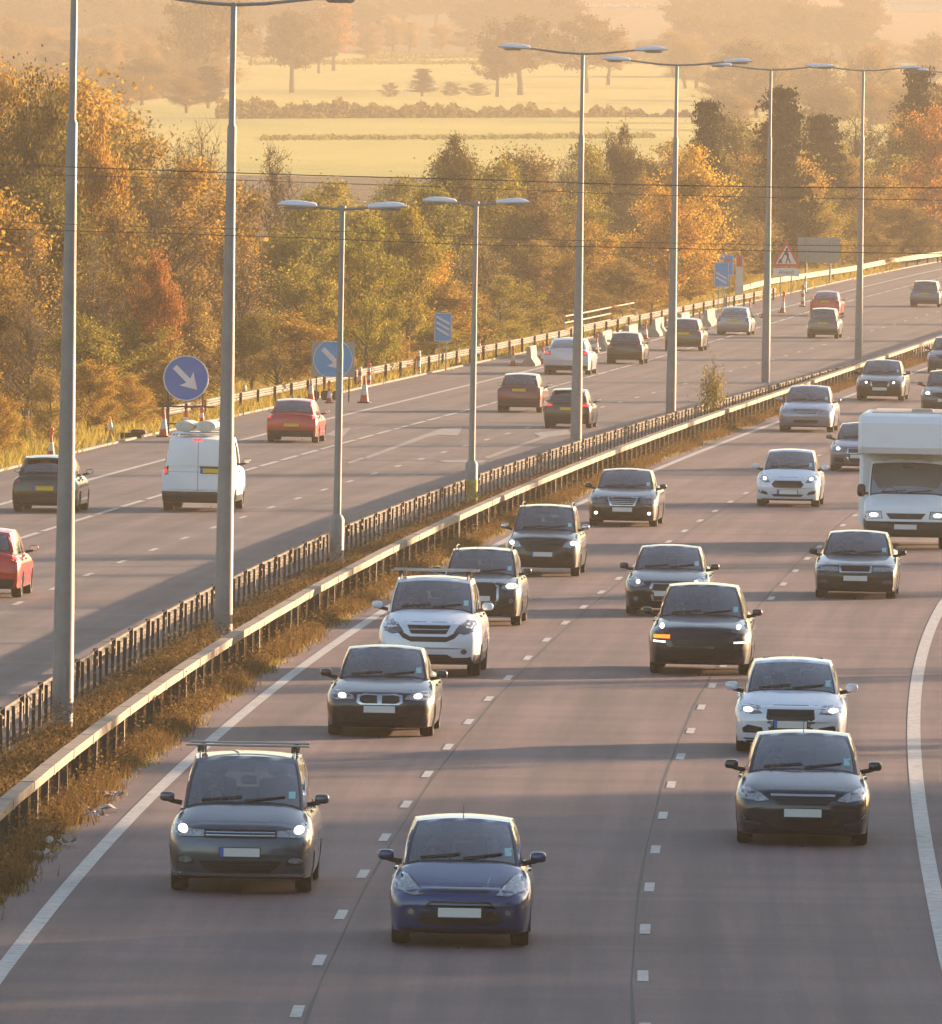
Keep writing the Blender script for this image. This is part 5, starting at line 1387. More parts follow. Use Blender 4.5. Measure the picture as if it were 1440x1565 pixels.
add('saloon_car', dict(W=1.84, H=1.40, L=4.65, cl=.17, yb=4.2, yr=3.2), 'saloon', 'd3d3d8', [], [
 ('tail', [(.66, .78), (.95, .76), (.95, .90), (.68, .90)], dict(bulb=(.80, .84, .10, .045), bulbmat='tail_on')), ('one', 'rear_bumper', [(-.9, .22), (.9, .22), (.92, .36), (-.92, .36)], 'blackplastic')],
 868, 572, 73, 'white saloon beside the concrete blocks, crossed by the third tall lamp', 'rear', metal=.1, grp=OFF_)
add('hatchback', dict(W=1.74, H=1.45, L=4.0, cl=.2), 'hatch', '2a1d1a', [], [
 ('tail', [(.66, .76), (.93, .74), (.93, .88), (.70, .88)], {}), ('one', 'rear_bumper', [(-.7, .24), (.7, .24), (.8, .36), (-.8, .36)], 'blackplastic')],
 956, 556, 58, 'dark brown hatchback between the white saloon and the grey hatchback', 'rear', metal=.3, grp=OFF_)
add('hatchback', dict(W=1.76, H=1.46, L=4.3, cl=.2, yb=4.0, yr=3.5), 'hatch', '5a5046', [], [
 ('tail', [(.74, .76), (.94, .74), (.94, 1.0), (.82, 1.0)], {}), ('one', 'rear_bumper', [(-.93, .28), (.93, .28), (.93, .50), (-.93, .50)], 'blackplastic'), ('plate', .80)],
 1046, 536, 60, 'grey brown hatchback crossed by the fourth tall lamp', 'rear', metal=.4, grp=OFF_)
add('saloon_car', dict(W=1.76, H=1.43, L=4.5, cl=.18), 'saloon', '8b8d93', [], [
 ('tail', [(.72, .72), (.95, .72), (.95, .92), (.80, .92)], {}), ('plate', .80)],
 1122, 512, 53, 'silver saloon between the fourth and fifth tall lamps', 'rear', metal=.55, grp=OFF_)
add('people_carrier', dict(W=1.72, H=1.62, L=4.3, cl=.2, yb=4.15, yr=3.8, zr=1.08, zt=1.06), 'mpv', '6b625c', [], [
 ('tail', [(.80, .85), (.94, .85), (.94, 1.1), (.84, 1.1)], {}), ('one', 'rear_bumper', [(-.93, .30), (.93, .30), (.93, .48), (-.93, .48)], 'trim'), ('plate', .82)],
 1258, 517, 49, 'taupe people carrier just in front of the red saloon', 'rear', metal=.4, cat='people carrier', grp=OFF_)
add('saloon_car', dict(W=1.80, H=1.43, L=4.5, cl=.18), 'saloon', 'bc2418', [], [
 ('tail', [(.60, .80), (.95, .80), (.95, .92), (.64, .92)], {}), ('plate', .86)],
 1262, 483, 48, 'red saloon partly hidden behind the taupe people carrier', 'rear', metal=.3, grp=OFF_)
add('estate_car', dict(W=1.80, H=1.52, L=4.5, cl=.2), 'estate', '4d6478', [], [
 ('tail', [(.78, .72), (.95, .72), (.95, 1.0), (.84, 1.0)], {}), ('one', 'indicator', [(-.95, .86), (-.80, .86), (-.80, .98), (-.95, .98)], 'lamp_amber', .03), ('one', 'rear_bumper', [(-.93, .28), (.93, .28), (.93, .44), (-.93, .44)], 'blackplastic'), ('plate', .80)],
 1415, 469, 48, 'blue grey estate with its left indicator glowing at the upper right edge', 'rear', metal=.45, grp=OFF_)

# ---- people at the wheel (and beside) of the nearest cars
def person_mesh():
    bm = bmesh.new(); V = []; 
    def v(p, r_): V.append((Vector(p), r_)); return len(V)-1
    E = []
    pel = v((0, 0, .08), .15); 
    def ch(i, *pr):
        for p, r_ in pr: j = v(p, r_); E.append((i, j)); i = j
        return i
    chest = ch(pel, ((0, .03, .25), .145), ((0, .06, .44), .165)); neckb = ch(chest, ((0, .06, .56), .10), ((0, .045, .64), .055)); ch(neckb, ((0, .03, .72), .080), ((0, .02, .81), .092), ((0, .03, .88), .07))
    for sg in (-1, 1):
        k = ch(pel, ((sg*.11, -.12, .08), .10), ((sg*.13, -.42, .12), .072), ((sg*.13, -.52, .0), .058), ((sg*.13, -.58, -.12), .045), ((sg*.13, -.66, -.13), .035))
        sh = ch(chest, ((sg*.17, .05, .50), .075), ((sg*.25, -.03, .36), .055), ((sg*.22, -.22, .24), .043), ((sg*.16, -.42, .34), .030), ((sg*.15, -.47, .36), .032))
        for f in range(4): ch(sh, ((sg*(.155-.012*f), -.50, .375-.016*f+.02), .0095), ((sg*(.130-.012*f), -.525, .37-.016*f+.02), .0085), ((sg*(.115-.01*f), -.505, .36-.016*f+.02), .0075))
        ch(sh, ((sg*.125, -.465, .39), .011), ((sg*.105, -.475, .405), .009))
    me = bpy.data.meshes.new('person'); me.from_pydata([tuple(p) for p, _ in V], E, [])
    o = bpy.data.objects.new('person', me); COL.objects.link(o)
    sk = o.modifiers.new('s', 'SKIN'); 
    me.skin_vertices or None
    for i, (p, r_) in enumerate(V): me.skin_vertices[0].data[i].radius = (r_, r_)
    me.skin_vertices[0].data[0].use_root = True
    ss = o.modifiers.new('u', 'SUBSURF'); ss.levels = 1; ss.render_levels = 1
    dg = bpy.context.evaluated_depsgraph_get(); m2 = bpy.data.meshes.new_from_object(o.evaluated_get(dg)); bpy.data.objects.remove(o)
    # nose and ears, part of the same surface
    bm.from_mesh(m2)
    for c, r_ in (((0, -.078, .79), (.013, .02, .022)), ((-.088, .02, .79), (.012, .02, .03)), ((.088, .02, .79), (.012, .02, .03)), ((0, -.066, .745), (.026, .01, .008))):
        g_ = bmesh.ops.create_uvsphere(bm, u_segments=8, v_segments=6, radius=1)
        for vv in g_['verts']: vv.co = Vector((vv.co.x*r_[0]+c[0], vv.co.y*r_[1]+c[1], vv.co.z*r_[2]+c[2]))
    for f in bm.faces:
        f.smooth = True; c = f.calc_center_median(); f.material_index = 0 if (c.z > .62 or c.y < -.40 and c.z > .2) else 1
        if c.z > .60: f.material_index = 0
    for e_ in (-.032, .032): pass
    bm.to_mesh(m2); bm.free(); m2.materials.append(MAT['skin']); m2.materials.append(MAT['cloth_a']); m2.name = 'person'
    return m2
try:
    PM = person_mesh(); hb = bmesh.new(); bmesh.ops.create_uvsphere(hb, u_segments=14, v_segments=10, radius=1)
    for v_ in hb.verts:
        x, y, z = v_.co; v_.co = Vector((x*.098, y*.105+.045, z*.095+.845)); 
    bmesh.ops.delete(hb, geom=[v_ for v_ in hb.verts if v_.co.z < .77 or (v_.co.y < -.03 and v_.co.z < .86)], context='VERTS')
    HM = bpy.data.meshes.new('hair'); hb.to_mesh(HM); hb.free(); HM.materials.append(MAT['hair']); HM.polygons.foreach_set('use_smooth', [True]*len(HM.polygons))
    PEOPLE = [(0, -1, 'driver in grey behind the windscreen of the dark blue small hatchback'), (0, 1, 'front passenger of the dark blue small hatchback'), (1, -1, 'driver in grey behind the windscreen of the grey people carrier'), (2, -1, 'driver of the dark navy hatchback in the right lane'),
     (3, -1, 'driver of the white hatchback behind the navy one'), (4, -1, 'driver of the near black saloon with twin grilles'), (5, -1, 'driver of the white off-roader with the roof rack'), (6, -1, 'driver of the black off-roader with the amber indicator'), (8, -1, 'driver of the older dark saloon before the motorhome'), (12, -1, 'driver of the white small hatchback in the middle lane')]
    for ci, sg, lab in PEOPLE:
        cr_, cs = CARS[ci]; M = Matrix.LocRotScale(cr_.location, cr_.rotation_euler, cr_.scale)
        o = bpy.data.objects.new('person', PM); COL.objects.link(o); o.matrix_basis = M @ Matrix.Translation((sg*cs['W']/2*.42, cs['yt']+.30, cs['zc']-.42-.19)) @ Matrix.Scale(.94, 4); tag(o, lab, 'person')
        hh = link('hair', HM, o)
except Exception as ex: print('PERSON FAIL', ex)
# ------------------------------------------------------------------ vegetation
def leafmat(name, cols, transl=.55, useobj=True):
    """leaf colour = one of a few tints per leaf, multiplied by the tree's own colour"""
    m = bpy.data.materials.new(name); m.use_nodes = True; nt = m.node_tree; nt.nodes.clear()
    o = N(nt, 'ShaderNodeOutputMaterial'); g = N(nt, 'ShaderNodeNewGeometry'); c = N(nt, 'ShaderNodeValToRGB'); e = c.color_ramp.elements
    e[0].color = rgb(cols[0]); e[1].color = rgb(cols[-1]); e[1].position = 1
    for i, q in enumerate(cols[1:-1]): x = e.new((i+1)/(len(cols)-1)); x.color = rgb(q)
    nt.links.new(g.outputs['Random Per Island'], c.inputs[0])
    oi = N(nt, 'ShaderNodeObjectInfo'); mx = N(nt, 'ShaderNodeMix', data_type='RGBA', blend_type='MULTIPLY'); mx.inputs[0].default_value = 1 if useobj else 0
    nt.links.new(c.outputs[0], mx.inputs[6]); nt.links.new(oi.outputs['Color'], mx.inputs[7])
    d = N(nt, 'ShaderNodeBsdfDiffuse'); t = N(nt, 'ShaderNodeBsdfTranslucent'); s = N(nt, 'ShaderNodeMixShader'); s.inputs[0].default_value = transl
    nt.links.new(mx.outputs[2], d.inputs[0]); nt.links.new(mx.outputs[2], t.inputs[0]); nt.links.new(d.outputs[0], s.inputs[1]); nt.links.new(t.outputs[0], s.inputs[2]); nt.links.new(s.outputs[0], o.inputs[0])
    return m
MAT['leaf'] = leafmat('autumn_leaves', ['6e6450', '94865e', 'b3a274', '7d7050', 'cdbb82'])
MAT['needle'] = leafmat('pine_needles', ['5e5a44', '6e6a50', '807858'], .2)
MAT['dry'] = leafmat('dry_stems', ['4c3a26', '6e5436', '90734a', '5a4630', '8e7c4a'], .35, False)
MAT['grassblade'] = leafmat('grass_blades', ['8a7c34', 'a8964a', 'c0aa5a', '988a40'], .4, False)
MAT['bark'] = simple('bark', (.10, .075, .05), .9, noise=.4, nscale=3)
nr = np.random.default_rng(11)
def leaves_mesh(name, cen, size, mat, flat=0.0):
    """one small quad per centre, turned at random"""
    n = len(cen); a = nr.normal(size=(n, 3)); a[:, 2] *= (1-flat); a /= np.linalg.norm(a, axis=1)[:, None]
    b = nr.normal(size=(n, 3)); b -= a*np.sum(a*b, axis=1)[:, None]; b /= np.linalg.norm(b, axis=1)[:, None]
    s = (size*nr.uniform(.6, 1.35, n))[:, None]; a = a*s; b = b*s*.62
    v = np.empty((n, 4, 3)); v[:, 0] = cen-a; v[:, 1] = cen-b*.9+a*.1; v[:, 2] = cen+a; v[:, 3] = cen+b
    return quads_np(name, v.reshape(-1, 3), n, mat)
def quads_np(name, v, n, mat, k=4):
    me = bpy.data.meshes.new(name); me.vertices.add(len(v)); me.vertices.foreach_set('co', v.ravel().astype(np.float32))
    me.loops.add(n*k); me.loops.foreach_set('vertex_index', np.arange(n*k, dtype=np.int32))
    me.polygons.add(n); me.polygons.foreach_set('loop_start', np.arange(0, n*k, k, dtype=np.int32)); me.polygons.foreach_set('loop_total', np.full(n, k, dtype=np.int32))
    me.materials.append(mat); me.update(calc_edges=True); return me
def make_tree(kind, seed, nleaf=8000, lsize=.13):
    """a tree ten metres tall: returns trunk mesh, crown mesh"""
    r_ = random.Random(seed); q = MB(); ends = []
    bare = kind == 'bare'
    if kind == 'pine':
        q.tube([(0, 0, -.4), (.1, 0, 3), (0, .1, 6.5), (0, 0, 9.8)], [.24, .19, .11, .02], 7); cen = []
        z = 1.6
        while z < 9.8:
            wd = (9.9-z)*.30+.35+r_.uniform(-.3, .35)
            for k in range(r_.randint(4, 6)):
                a = r_.uniform(0, 6.28); l = wd*r_.uniform(.55, 1.15); p0 = Vector((0, 0, z)); p1 = Vector((math.cos(a)*l, math.sin(a)*l, z+.25+l*.12)); q.tube([p0, p1], [.05, .012], 3)
                for j in range(9):
                    t = (j+1)/9; c = p0.lerp(p1, t); cen.append((c, .20+.16*(1-abs(t-.5))))
            z += r_.uniform(.42, .75)
        pts = []
        per = nleaf//len(cen)
        for c, s in cen: pts.append(np.array(c)+nr.normal(size=(per, 3))*np.array([s*1.1, s*1.1, s*.42]))
        pts = np.concatenate(pts); crown = leaves_mesh('crown', pts, lsize*1.05, MAT['needle'])
    else:
        H_ = 10.0; wide = {'broad': 3.1, 'bare': 2.8, 'bush': 4.6, 'oak': 4.6, 'col': 2.0}[kind]; z0 = {'broad': 1.1, 'bare': 1.4, 'bush': .1, 'oak': 2.6, 'col': .8}[kind]
        tr = [(0, 0, -.5)]; x = y = 0
        for k in range(1, 7): x += r_.uniform(-.22, .22); y += r_.uniform(-.22, .22); tr.append((x, y, H_*.86*k/6))
        q.tube(tr, [.26, .21, .17, .13, .09, .06, .02] if kind != 'oak' else [.42, .34, .28, .2, .13, .08, .03], 7)
        def env(z):     # crown radius at height
            t = (z-z0)/(H_-z0); 
            return wide*max(.05, math.sin(math.pi*min(1, max(0, t))**.75))**.6*(1 if kind != 'bush' else 1.0)
        nb = {'broad': 17, 'bare': 20, 'bush': 20, 'oak': 18, 'col': 16}[kind]
        for k in range(nb):
            zb = lerp(z0*.9+.2, H_*.72, (k+.5)/nb); a = k*2.4+r_.uniform(-.5, .5); i = min(5, int(zb/(H_*.86)*6)); p0 = Vector(tr[i]).lerp(Vector(tr[i+1]), zb/(H_*.86)*6-i)
            zt = zb+r_.uniform(.8, 2.6)*(1 if kind != 'bare' else 1.4); rr = env(zt)*r_.uniform(.7, 1.12)
            p2 = Vector((math.cos(a)*rr, math.sin(a)*rr, zt)); p1 = p0.lerp(p2, .5)+Vector((0, 0, r_.uniform(-.2, .4)))
            q.tube([p0, p1, p2], [.085, .05, .015], 4)
            for j in range(7):
                t = r_.uniform(.3, 1); s0 = p0.lerp(p2, t); d = Vector((r_.uniform(-1, 1), r_.uniform(-1, 1), r_.uniform(-.1, 1.1)))*r_.uniform(.5, 1.3); s1 = s0+d
                q.tube([s0, s0.lerp(s1, .5)+Vector((0, 0, .06)), s1], [.028, .02, .006], 3); ends.append(s1); ends.append(s0.lerp(s1, .5))
                if bare:
                    for u_ in range(9):
                        s2 = s0.lerp(s1, r_.uniform(.2, 1)); q.tube([s2, s2+Vector((r_.uniform(-.4, .4), r_.uniform(-.4, .4), r_.uniform(.1, .95)))], [.013, .004], 3, caps=False)
        # top
        for k in range(26):
            a = r_.uniform(0, 6.28); z = r_.uniform(H_*.7, H_*.99); rr = env(z)*r_.uniform(0, .9); p = Vector((math.cos(a)*rr, math.sin(a)*rr, z)); ends.append(p)
            q.tube([Vector(tr[5]), p], [.035, .006], 3)
        if kind == 'bush':
            for k in range(40):
                a = r_.uniform(0, 6.28); z = r_.uniform(.3, 3); rr = env(z)*r_.uniform(.5, 1); ends.append(Vector((math.cos(a)*rr, math.sin(a)*rr, z)))
        r_.shuffle(ends)
        nc = len(ends); wts = np.array([r_.uniform(.3, 1.7)**2 for _ in ends]); wts /= wts.sum()
        n_ = nleaf if not bare else nleaf//3
        idx = nr.choice(nc, size=n_, p=wts); sig = np.array([r_.uniform(.22, .52) for _ in ends])
        pts = np.array([tuple(p) for p in ends])[idx]+nr.normal(size=(n_, 3))*(sig[idx][:, None])*np.array([1.1, 1.1, .8])
        pts[:, 2] = np.maximum(pts[:, 2], .1)
        crown = leaves_mesh('crown', pts, lsize, MAT['leaf'])
    to = q.build('trunk', MAT['bark'], None, False); tm = to.data; bpy.data.objects.remove(to)
    return tm, crown
VAR = {}
for k, seeds, nl, ls in (('broad', (1, 2, 3, 4), 20000, .092), ('bare', (5, 6, 7), 7000, .075), ('bush', (8, 9, 10), 21000, .095), ('oak', (11, 12), 9000, .19), ('pine', (13, 14, 15), 12000, .13), ('col', (16,), 6000, .13)):
    VAR[k] = [make_tree(k, s, nl, ls) for s in seeds]
NAMES = {'broad': 'autumn_tree', 'bare': 'bare_tree', 'bush': 'bushy_shrub', 'oak': 'parkland_tree', 'pine': 'pine_tree', 'col': 'slender_tree'}
def put_tree(kind, pos, h, w, tint, label, group, var=None, cat=None, barkless=False):
    vs = VAR[kind]; v = vs[rng.randrange(len(vs)) if var is None else var % len(vs)]
    e = empty(NAMES[kind], pos, rng.uniform(0, 6.28)); e.location.z -= .05
    wb = {'broad': 7.2, 'bare': 6.6, 'bush': 9.8, 'oak': 10.2, 'pine': 6.4, 'col': 4.6}[kind]
    e.scale = (w/wb, w/wb, h/10.0)
    t = link('trunk', v[0], e); c = link('crown', v[1], e); c.color = tuple(tint)+(1,)
    if cat is None: cat = 'shrub' if kind == 'bush' else 'tree'
    tag(e, label, cat, group); return e
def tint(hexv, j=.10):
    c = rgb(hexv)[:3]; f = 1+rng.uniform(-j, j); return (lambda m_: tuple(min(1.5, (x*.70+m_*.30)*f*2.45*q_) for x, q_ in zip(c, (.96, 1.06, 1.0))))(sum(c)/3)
TI = dict(orange='b27d42', rust='947a50', brown='8a7454', gold='c09a48', yellow='d6a53c', green='8c8e4a', lime='a8a048', olive='7a764a', dark='57523e', tan='a89068', pale='c0a272', grey='8d7e6a', red='a8703e')
# silhouette of the belt in the photograph (px, py)
SIL = [(-60, 130), (0, 118), (60, 108), (120, 125), (170, 160), (230, 175), (300, 190), (350, 215), (400, 240), (450, 255), (520, 262), (600, 262), (650, 225), (720, 230), (800, 205), (880, 205), (940, 190), (1000, 225), (1040, 215), (1100, 170), (1150, 150), (1200, 132), (1260, 150), (1300, 190), (1350, 160), (1400, 110), (1500, 130)]
def interp(tab, x):
    for (a, b), (c, d) in zip(tab[:-1], tab[1:]):
        if a <= x <= c: return lerp(b, d, (x-a)/(c-a))
    return tab[0][1] if x < tab[0][0] else tab[-1][1]
def front_D(px):       # distance of the asphalt edge in this column
    lo, hi = 300.0, 960.0
    for _ in range(30):
        m = (lo+hi)/2; 
        if to_px((line('LK', m), m, T(m)))[0] < px: lo = m
        else: hi = m
    return lo
def pick(px, py):
    """kind and tint by where the tree's middle falls in the photograph"""
    z = []
    def r(*a): return rng.choice(a)
    if px < 170 and py < 330: return r('broad', 'bush'), r('olive', 'olive', 'brown', 'gold')
    if px < 260 and py < 520: return r('broad', 'bush', 'bare'), r('rust', 'tan', 'brown', 'orange', 'gold')
    if px < 330 and py >= 520: return r('bush', 'broad'), r('lime', 'gold', 'green', 'tan')
    if 200 < px < 400 and py < 300: return r('bare', 'bare', 'broad'), r('brown', 'tan', 'gold')
    if px < 430: return r('broad', 'bush', 'bare'), r('gold', 'tan', 'brown', 'lime', 'olive')
    if px < 680: return r('broad', 'bush', 'broad'), r('lime', 'green', 'gold', 'yellow') if py > 300 else r('gold', 'tan', 'yellow')
    if px < 1000: return r('broad', 'bare', 'bush', 'broad'), r('gold', 'brown', 'gold', 'olive', 'tan', 'lime')
    if px < 1130: return r('broad', 'bush'), r('gold', 'tan', 'yellow', 'olive')
    return r('broad', 'bush', 'bare'), r('olive', 'brown', 'tan', 'lime', 'rust', 'gold')
TNAME = dict(orange='orange', rust='rust brown', brown='brown', gold='golden', yellow='yellow', green='green', lime='yellow green', olive='dark olive', dark='dark', tan='tan', pale='pale', grey='grey', red='red orange')
KN = dict(broad='leafy tree', bare='twiggy tree', bush='bushy shrub', pine='pine', oak='parkland tree', col='slender tree')
ZONES = [(0, 110, 'left of the first lamp'), (110, 240, 'between first lamp and arrow sign'), (240, 345, 'above the round arrow sign'), (345, 470, 'right of the second tall lamp'), (470, 600, 'around the first short lamp'), (600, 740, 'around the second short lamp'), (740, 885, 'left of the third tall lamp'), (885, 1035, 'between the third and fourth tall lamps'), (1035, 1180, 'left of the triangle sign lamp'), (1180, 1320, 'behind the grey sign back'), (1320, 1600, 'at the far right edge')]
def zone(px):
    for a, b, n in ZONES:
        if a <= px < b: return n
    return 'at the far left edge'
ROWN = ['at the verge', 'in the second rank', 'mid belt', 'towards the back', 'in the rear rank', 'on the skyline']
FR = [.20, .38, .55, .72, .88, 1.0]; DD = [17, 32, 50, 78, 112, 155]; ST = [78, 88, 92, 98, 104, 110]
for row in range(6):
    px = -230+rng.uniform(0, 60)
    while px < 1600:
        fd = front_D(px); D = fd+DD[row]*(1+.15*rng.uniform(-1, 1))+(26 if 1050 < px < 1320 and row < 3 else 0); g = atD(px, D); gy = to_px(g)[1]; vy = to_px((line('LK', fd), fd, T(fd)))[1]
        sy = interp(SIL, px); top = lerp(vy-20, sy, FR[row])+rng.uniform(-16, 22)
        if row == 0 and 820 < px < 1400: top = vy-rng.uniform(45, 80)
        s_ = sc_at(g); h = max(1.8, (gy-top)/s_); kind, tn = pick(px, top+40)
        wpx = rng.uniform(110, 170) if row else rng.uniform(90, 130); w = max(wpx/s_, h*rng.uniform(.55, .85))
        if row == 5 and kind == 'bush' and px > 600: kind = 'broad'
        lab = f"{TNAME[tn]} {KN[kind]} {ROWN[row]} {zone(px)}"
        put_tree(kind, g, h, w, tint(TI[tn]), lab, 'autumn trees of the belt beyond the motorway')
        px += ST[row]*rng.uniform(.75, 1.15)
# trees that stand out
def feature(kind, px, D_off, top, wpx, tn, label, var=None):
    fd = front_D(px); g = atD(px, fd+D_off); s_ = sc_at(g); gy = to_px(g)[1]
    return put_tree(kind, g, (gy-top)/s_, wpx/s_, tint(tn if len(tn) == 6 else TI[tn], 0), label, 'autumn trees of the belt beyond the motorway', var)
feature('broad', 1052, 30, 226, 150, 'ecb42c', 'big bright yellow tree rising right of the fourth tall lamp', 1)
feature('broad', 1020, 22, 290, 130, 'd8a43a', 'golden tree leaning against the left of the big bright yellow tree', 2)
feature('pine', 1075, 95, 150, 110, 'dark', 'dark pine with a ragged top left of the tallest pine', 0)
feature('pine', 1195, 70, 128, 150, 'dark', 'tallest dark pine behind the lamp at the triangle sign', 1)
feature('pine', 1255, 85, 168, 150, '6a5f3e', 'broad olive pine just right of the tallest pine', 2)
feature('pine', 1398, 90, 98, 120, 'dark', 'dark pine on the skyline near the right edge', 0)
feature('bush', 1245, 48, 300, 130, 'b3a050', 'pale yellow green shrub above the grey sign back')
feature('broad', 1425, 40, 160, 130, 'd08a3a', 'orange tree under the pine at the right edge')
feature('broad', 235, 25, 380, 100, 'b87444', 'bright orange red sapling straight above the round arrow sign', 3)
feature('bush', 40, 90, 112, 240, '6a5c34', 'broad dark olive crown at the upper left edge', 1)
feature('broad', 150, 80, 158, 110, 'c8983a', 'sunlit gold crown right of the first lamp column', 0)
feature('bush', 560, 16, 340, 150, '97972f', 'fresh yellow green shrub right behind the first short lamp', 2)
feature('broad', 620, 24, 300, 120, 'a59a30', 'lime green tree between the two short lamps', 3)
feature('broad', 690, 110, 212, 110, '655c38', 'dark olive crown on the skyline above the second short lamp', 1)
feature('broad', 950, 120, 188, 90, '5e5434', 'dark crown on the skyline right of the third tall lamp', 0)
# parkland beyond: trees with trunks, hedge, small conifers
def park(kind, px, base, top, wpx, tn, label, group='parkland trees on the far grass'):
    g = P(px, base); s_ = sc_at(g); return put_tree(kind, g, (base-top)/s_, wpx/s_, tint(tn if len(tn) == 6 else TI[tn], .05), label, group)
park('oak', 446, 141, 18, 110, '6a5a30', 'tall parkland tree with a clear straight trunk on the bright grass')
park('oak', 510, 108, 6, 80, 'c07a3c', 'orange rounded tree behind the one with the straight trunk')
park('oak', 487, 112, 48, 66, '6a5a30', 'small dark tree right of the straight trunked tree')
park('oak', 318, 150, -40, 150, '8a7444', 'very tall hazy tree just left of the second tall lamp')
park('broad', 222, 135, 62, 60, 'b5873c', 'golden round tree on the grass edge left of the second lamp')
park('broad', 165, 130, 58, 70, 'b5873c', 'golden tree beside the first lamp top')
park('broad', 70, 125, 40, 90, 'b08348', 'hazy golden tree left of the first lamp top'); park('broad', 15, 125, 30, 90, 'a5793c', 'hazy golden tree at the upper left corner')
park('broad', 600, 80, 22, 44, 'c89a50', 'pale yellow conical tree at the far edge of the grass')
park('broad', 625, 80, 30, 50, 'b88f58', 'pale tree right beside the conical one'); park('broad', 675, 80, 36, 50, 'ab8350', 'pale small tree left of the great round tree'); park('broad', 570, 78, 34, 40, 'a57f50', 'pale small tree left of the conical one')
park('oak', 795, 145, 26, 140, '5f4f2c', 'great dark round tree in the middle distance'); park('oak', 760, 148, 60, 80, '6a5a34', 'lower left shoulder tree of the great round tree')
park('oak', 895, 142, 24, 140, '7a6232', 'great round tree crossed by the arm of the third tall lamp'); park('oak', 930, 130, 48, 90, '9a743c', 'amber tree behind the right of the great trees')
park('pine', 645, 147, 104, 56, '55502e', 'small dark conifer in front of the bright grass'); park('bush', 596, 148, 126, 34, '6a5f38', 'low round bush left of the small conifer')
park('bush', 690, 146, 124, 40, '6a5f38', 'low bush right of the small conifer'); park('bush', 728, 146, 126, 50, '64592f', 'low spreading bush left of the great round tree')
park('pine', 318, 165, 100, 74, '5a5030', 'dark conifer against the second tall lamp'); park('oak', 985, 98, 62, 44, '7a6238', 'small tree on the grass right of the great trees')
park('oak', 1140, 160, 64, 110, '5f5530', 'dark round tree behind the lamps near the tall pines'); park('oak', 1045, 90, 40, 70, 'a5804a', 'hazy tree beyond the fourth lamp')
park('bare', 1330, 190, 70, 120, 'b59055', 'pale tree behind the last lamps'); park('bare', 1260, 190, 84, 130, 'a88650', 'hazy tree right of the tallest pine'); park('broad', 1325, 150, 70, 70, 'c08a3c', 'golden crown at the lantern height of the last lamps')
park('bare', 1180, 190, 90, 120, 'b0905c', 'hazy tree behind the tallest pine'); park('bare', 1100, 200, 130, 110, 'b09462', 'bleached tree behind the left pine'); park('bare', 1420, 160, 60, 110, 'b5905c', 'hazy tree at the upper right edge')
# far woods on the rise
k = 0
for rowi, (base, hgt) in enumerate(((66, 74), (46, 70), (24, 66))):
    px = -40+rowi*22
    while px < 860-rowi*20:
        if not (560 < px < 700 and rowi == 0): park('oak', px, base+rng.uniform(-5, 5), base-hgt*rng.uniform(.8, 1.15), rng.uniform(80, 120), rng.choice(['4e3e2a', '5c482e', '463a28', '66502f']), 'hazy brown tree of the far wood on the rise at the upper left', 'trees of the far wood on the rise')
        px += rng.uniform(38, 54)
px = 1060
while px < 1330:
    for base, hgt in ((92, 75), (66, 68)): park('oak', px+rng.uniform(-12, 12), base+rng.uniform(-5, 5), base-hgt*rng.uniform(.8, 1.15), rng.uniform(75, 110), rng.choice(['6a5434', '5e4c30', '76603a']), 'hazy tan tree of the far clump above the lamps at the upper right', 'trees of the far clump above the lamps')
    px += rng.uniform(32, 44)
for px, b_, t_, w_ in ((10, 160, 92, 90), (75, 165, 100, 90), (130, 168, 104, 80), (190, 172, 112, 90), (250, 150, 92, 70), (285, 172, 118, 80), (15, 110, 50, 90), (95, 100, 44, 90), (150, 96, 40, 80), (205, 100, 44, 70), (255, 100, 50, 60), (345, 96, 40, 70), (385, 100, 50, 60), (560, 92, 50, 50), (715, 84, 40, 60)):
    park('broad', px, b_, t_, w_, rng.choice(['8a7038', '7a6434', '9a7a3e']), 'golden brown tree of the loose grove on the grass at the upper left')
for i in range(34):
    px = -30+i*11+rng.uniform(-6, 6); b_ = rng.choice([98, 112, 128, 145, 160]); 
    if px > 300 and b_ < 120: continue
    park(rng.choice(['broad', 'oak', 'bare', 'broad']), px, b_, b_-rng.uniform(48, 72), rng.uniform(80, 120), rng.choice(['8a7038', '7a6434', '9a7a3e', 'a07c44']), 'golden brown tree of the loose grove on the grass at the upper left')
for i in range(26):
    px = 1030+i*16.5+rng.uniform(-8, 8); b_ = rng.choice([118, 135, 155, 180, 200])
    park(rng.choice(['broad', 'oak', 'bare', 'broad']), px, b_, b_-rng.uniform(50, 76), rng.uniform(80, 120), rng.choice(['8a7444', '7a6838', 'a08850', 'a5854a']), 'hazy tan tree of the grove behind the pines at the upper right')
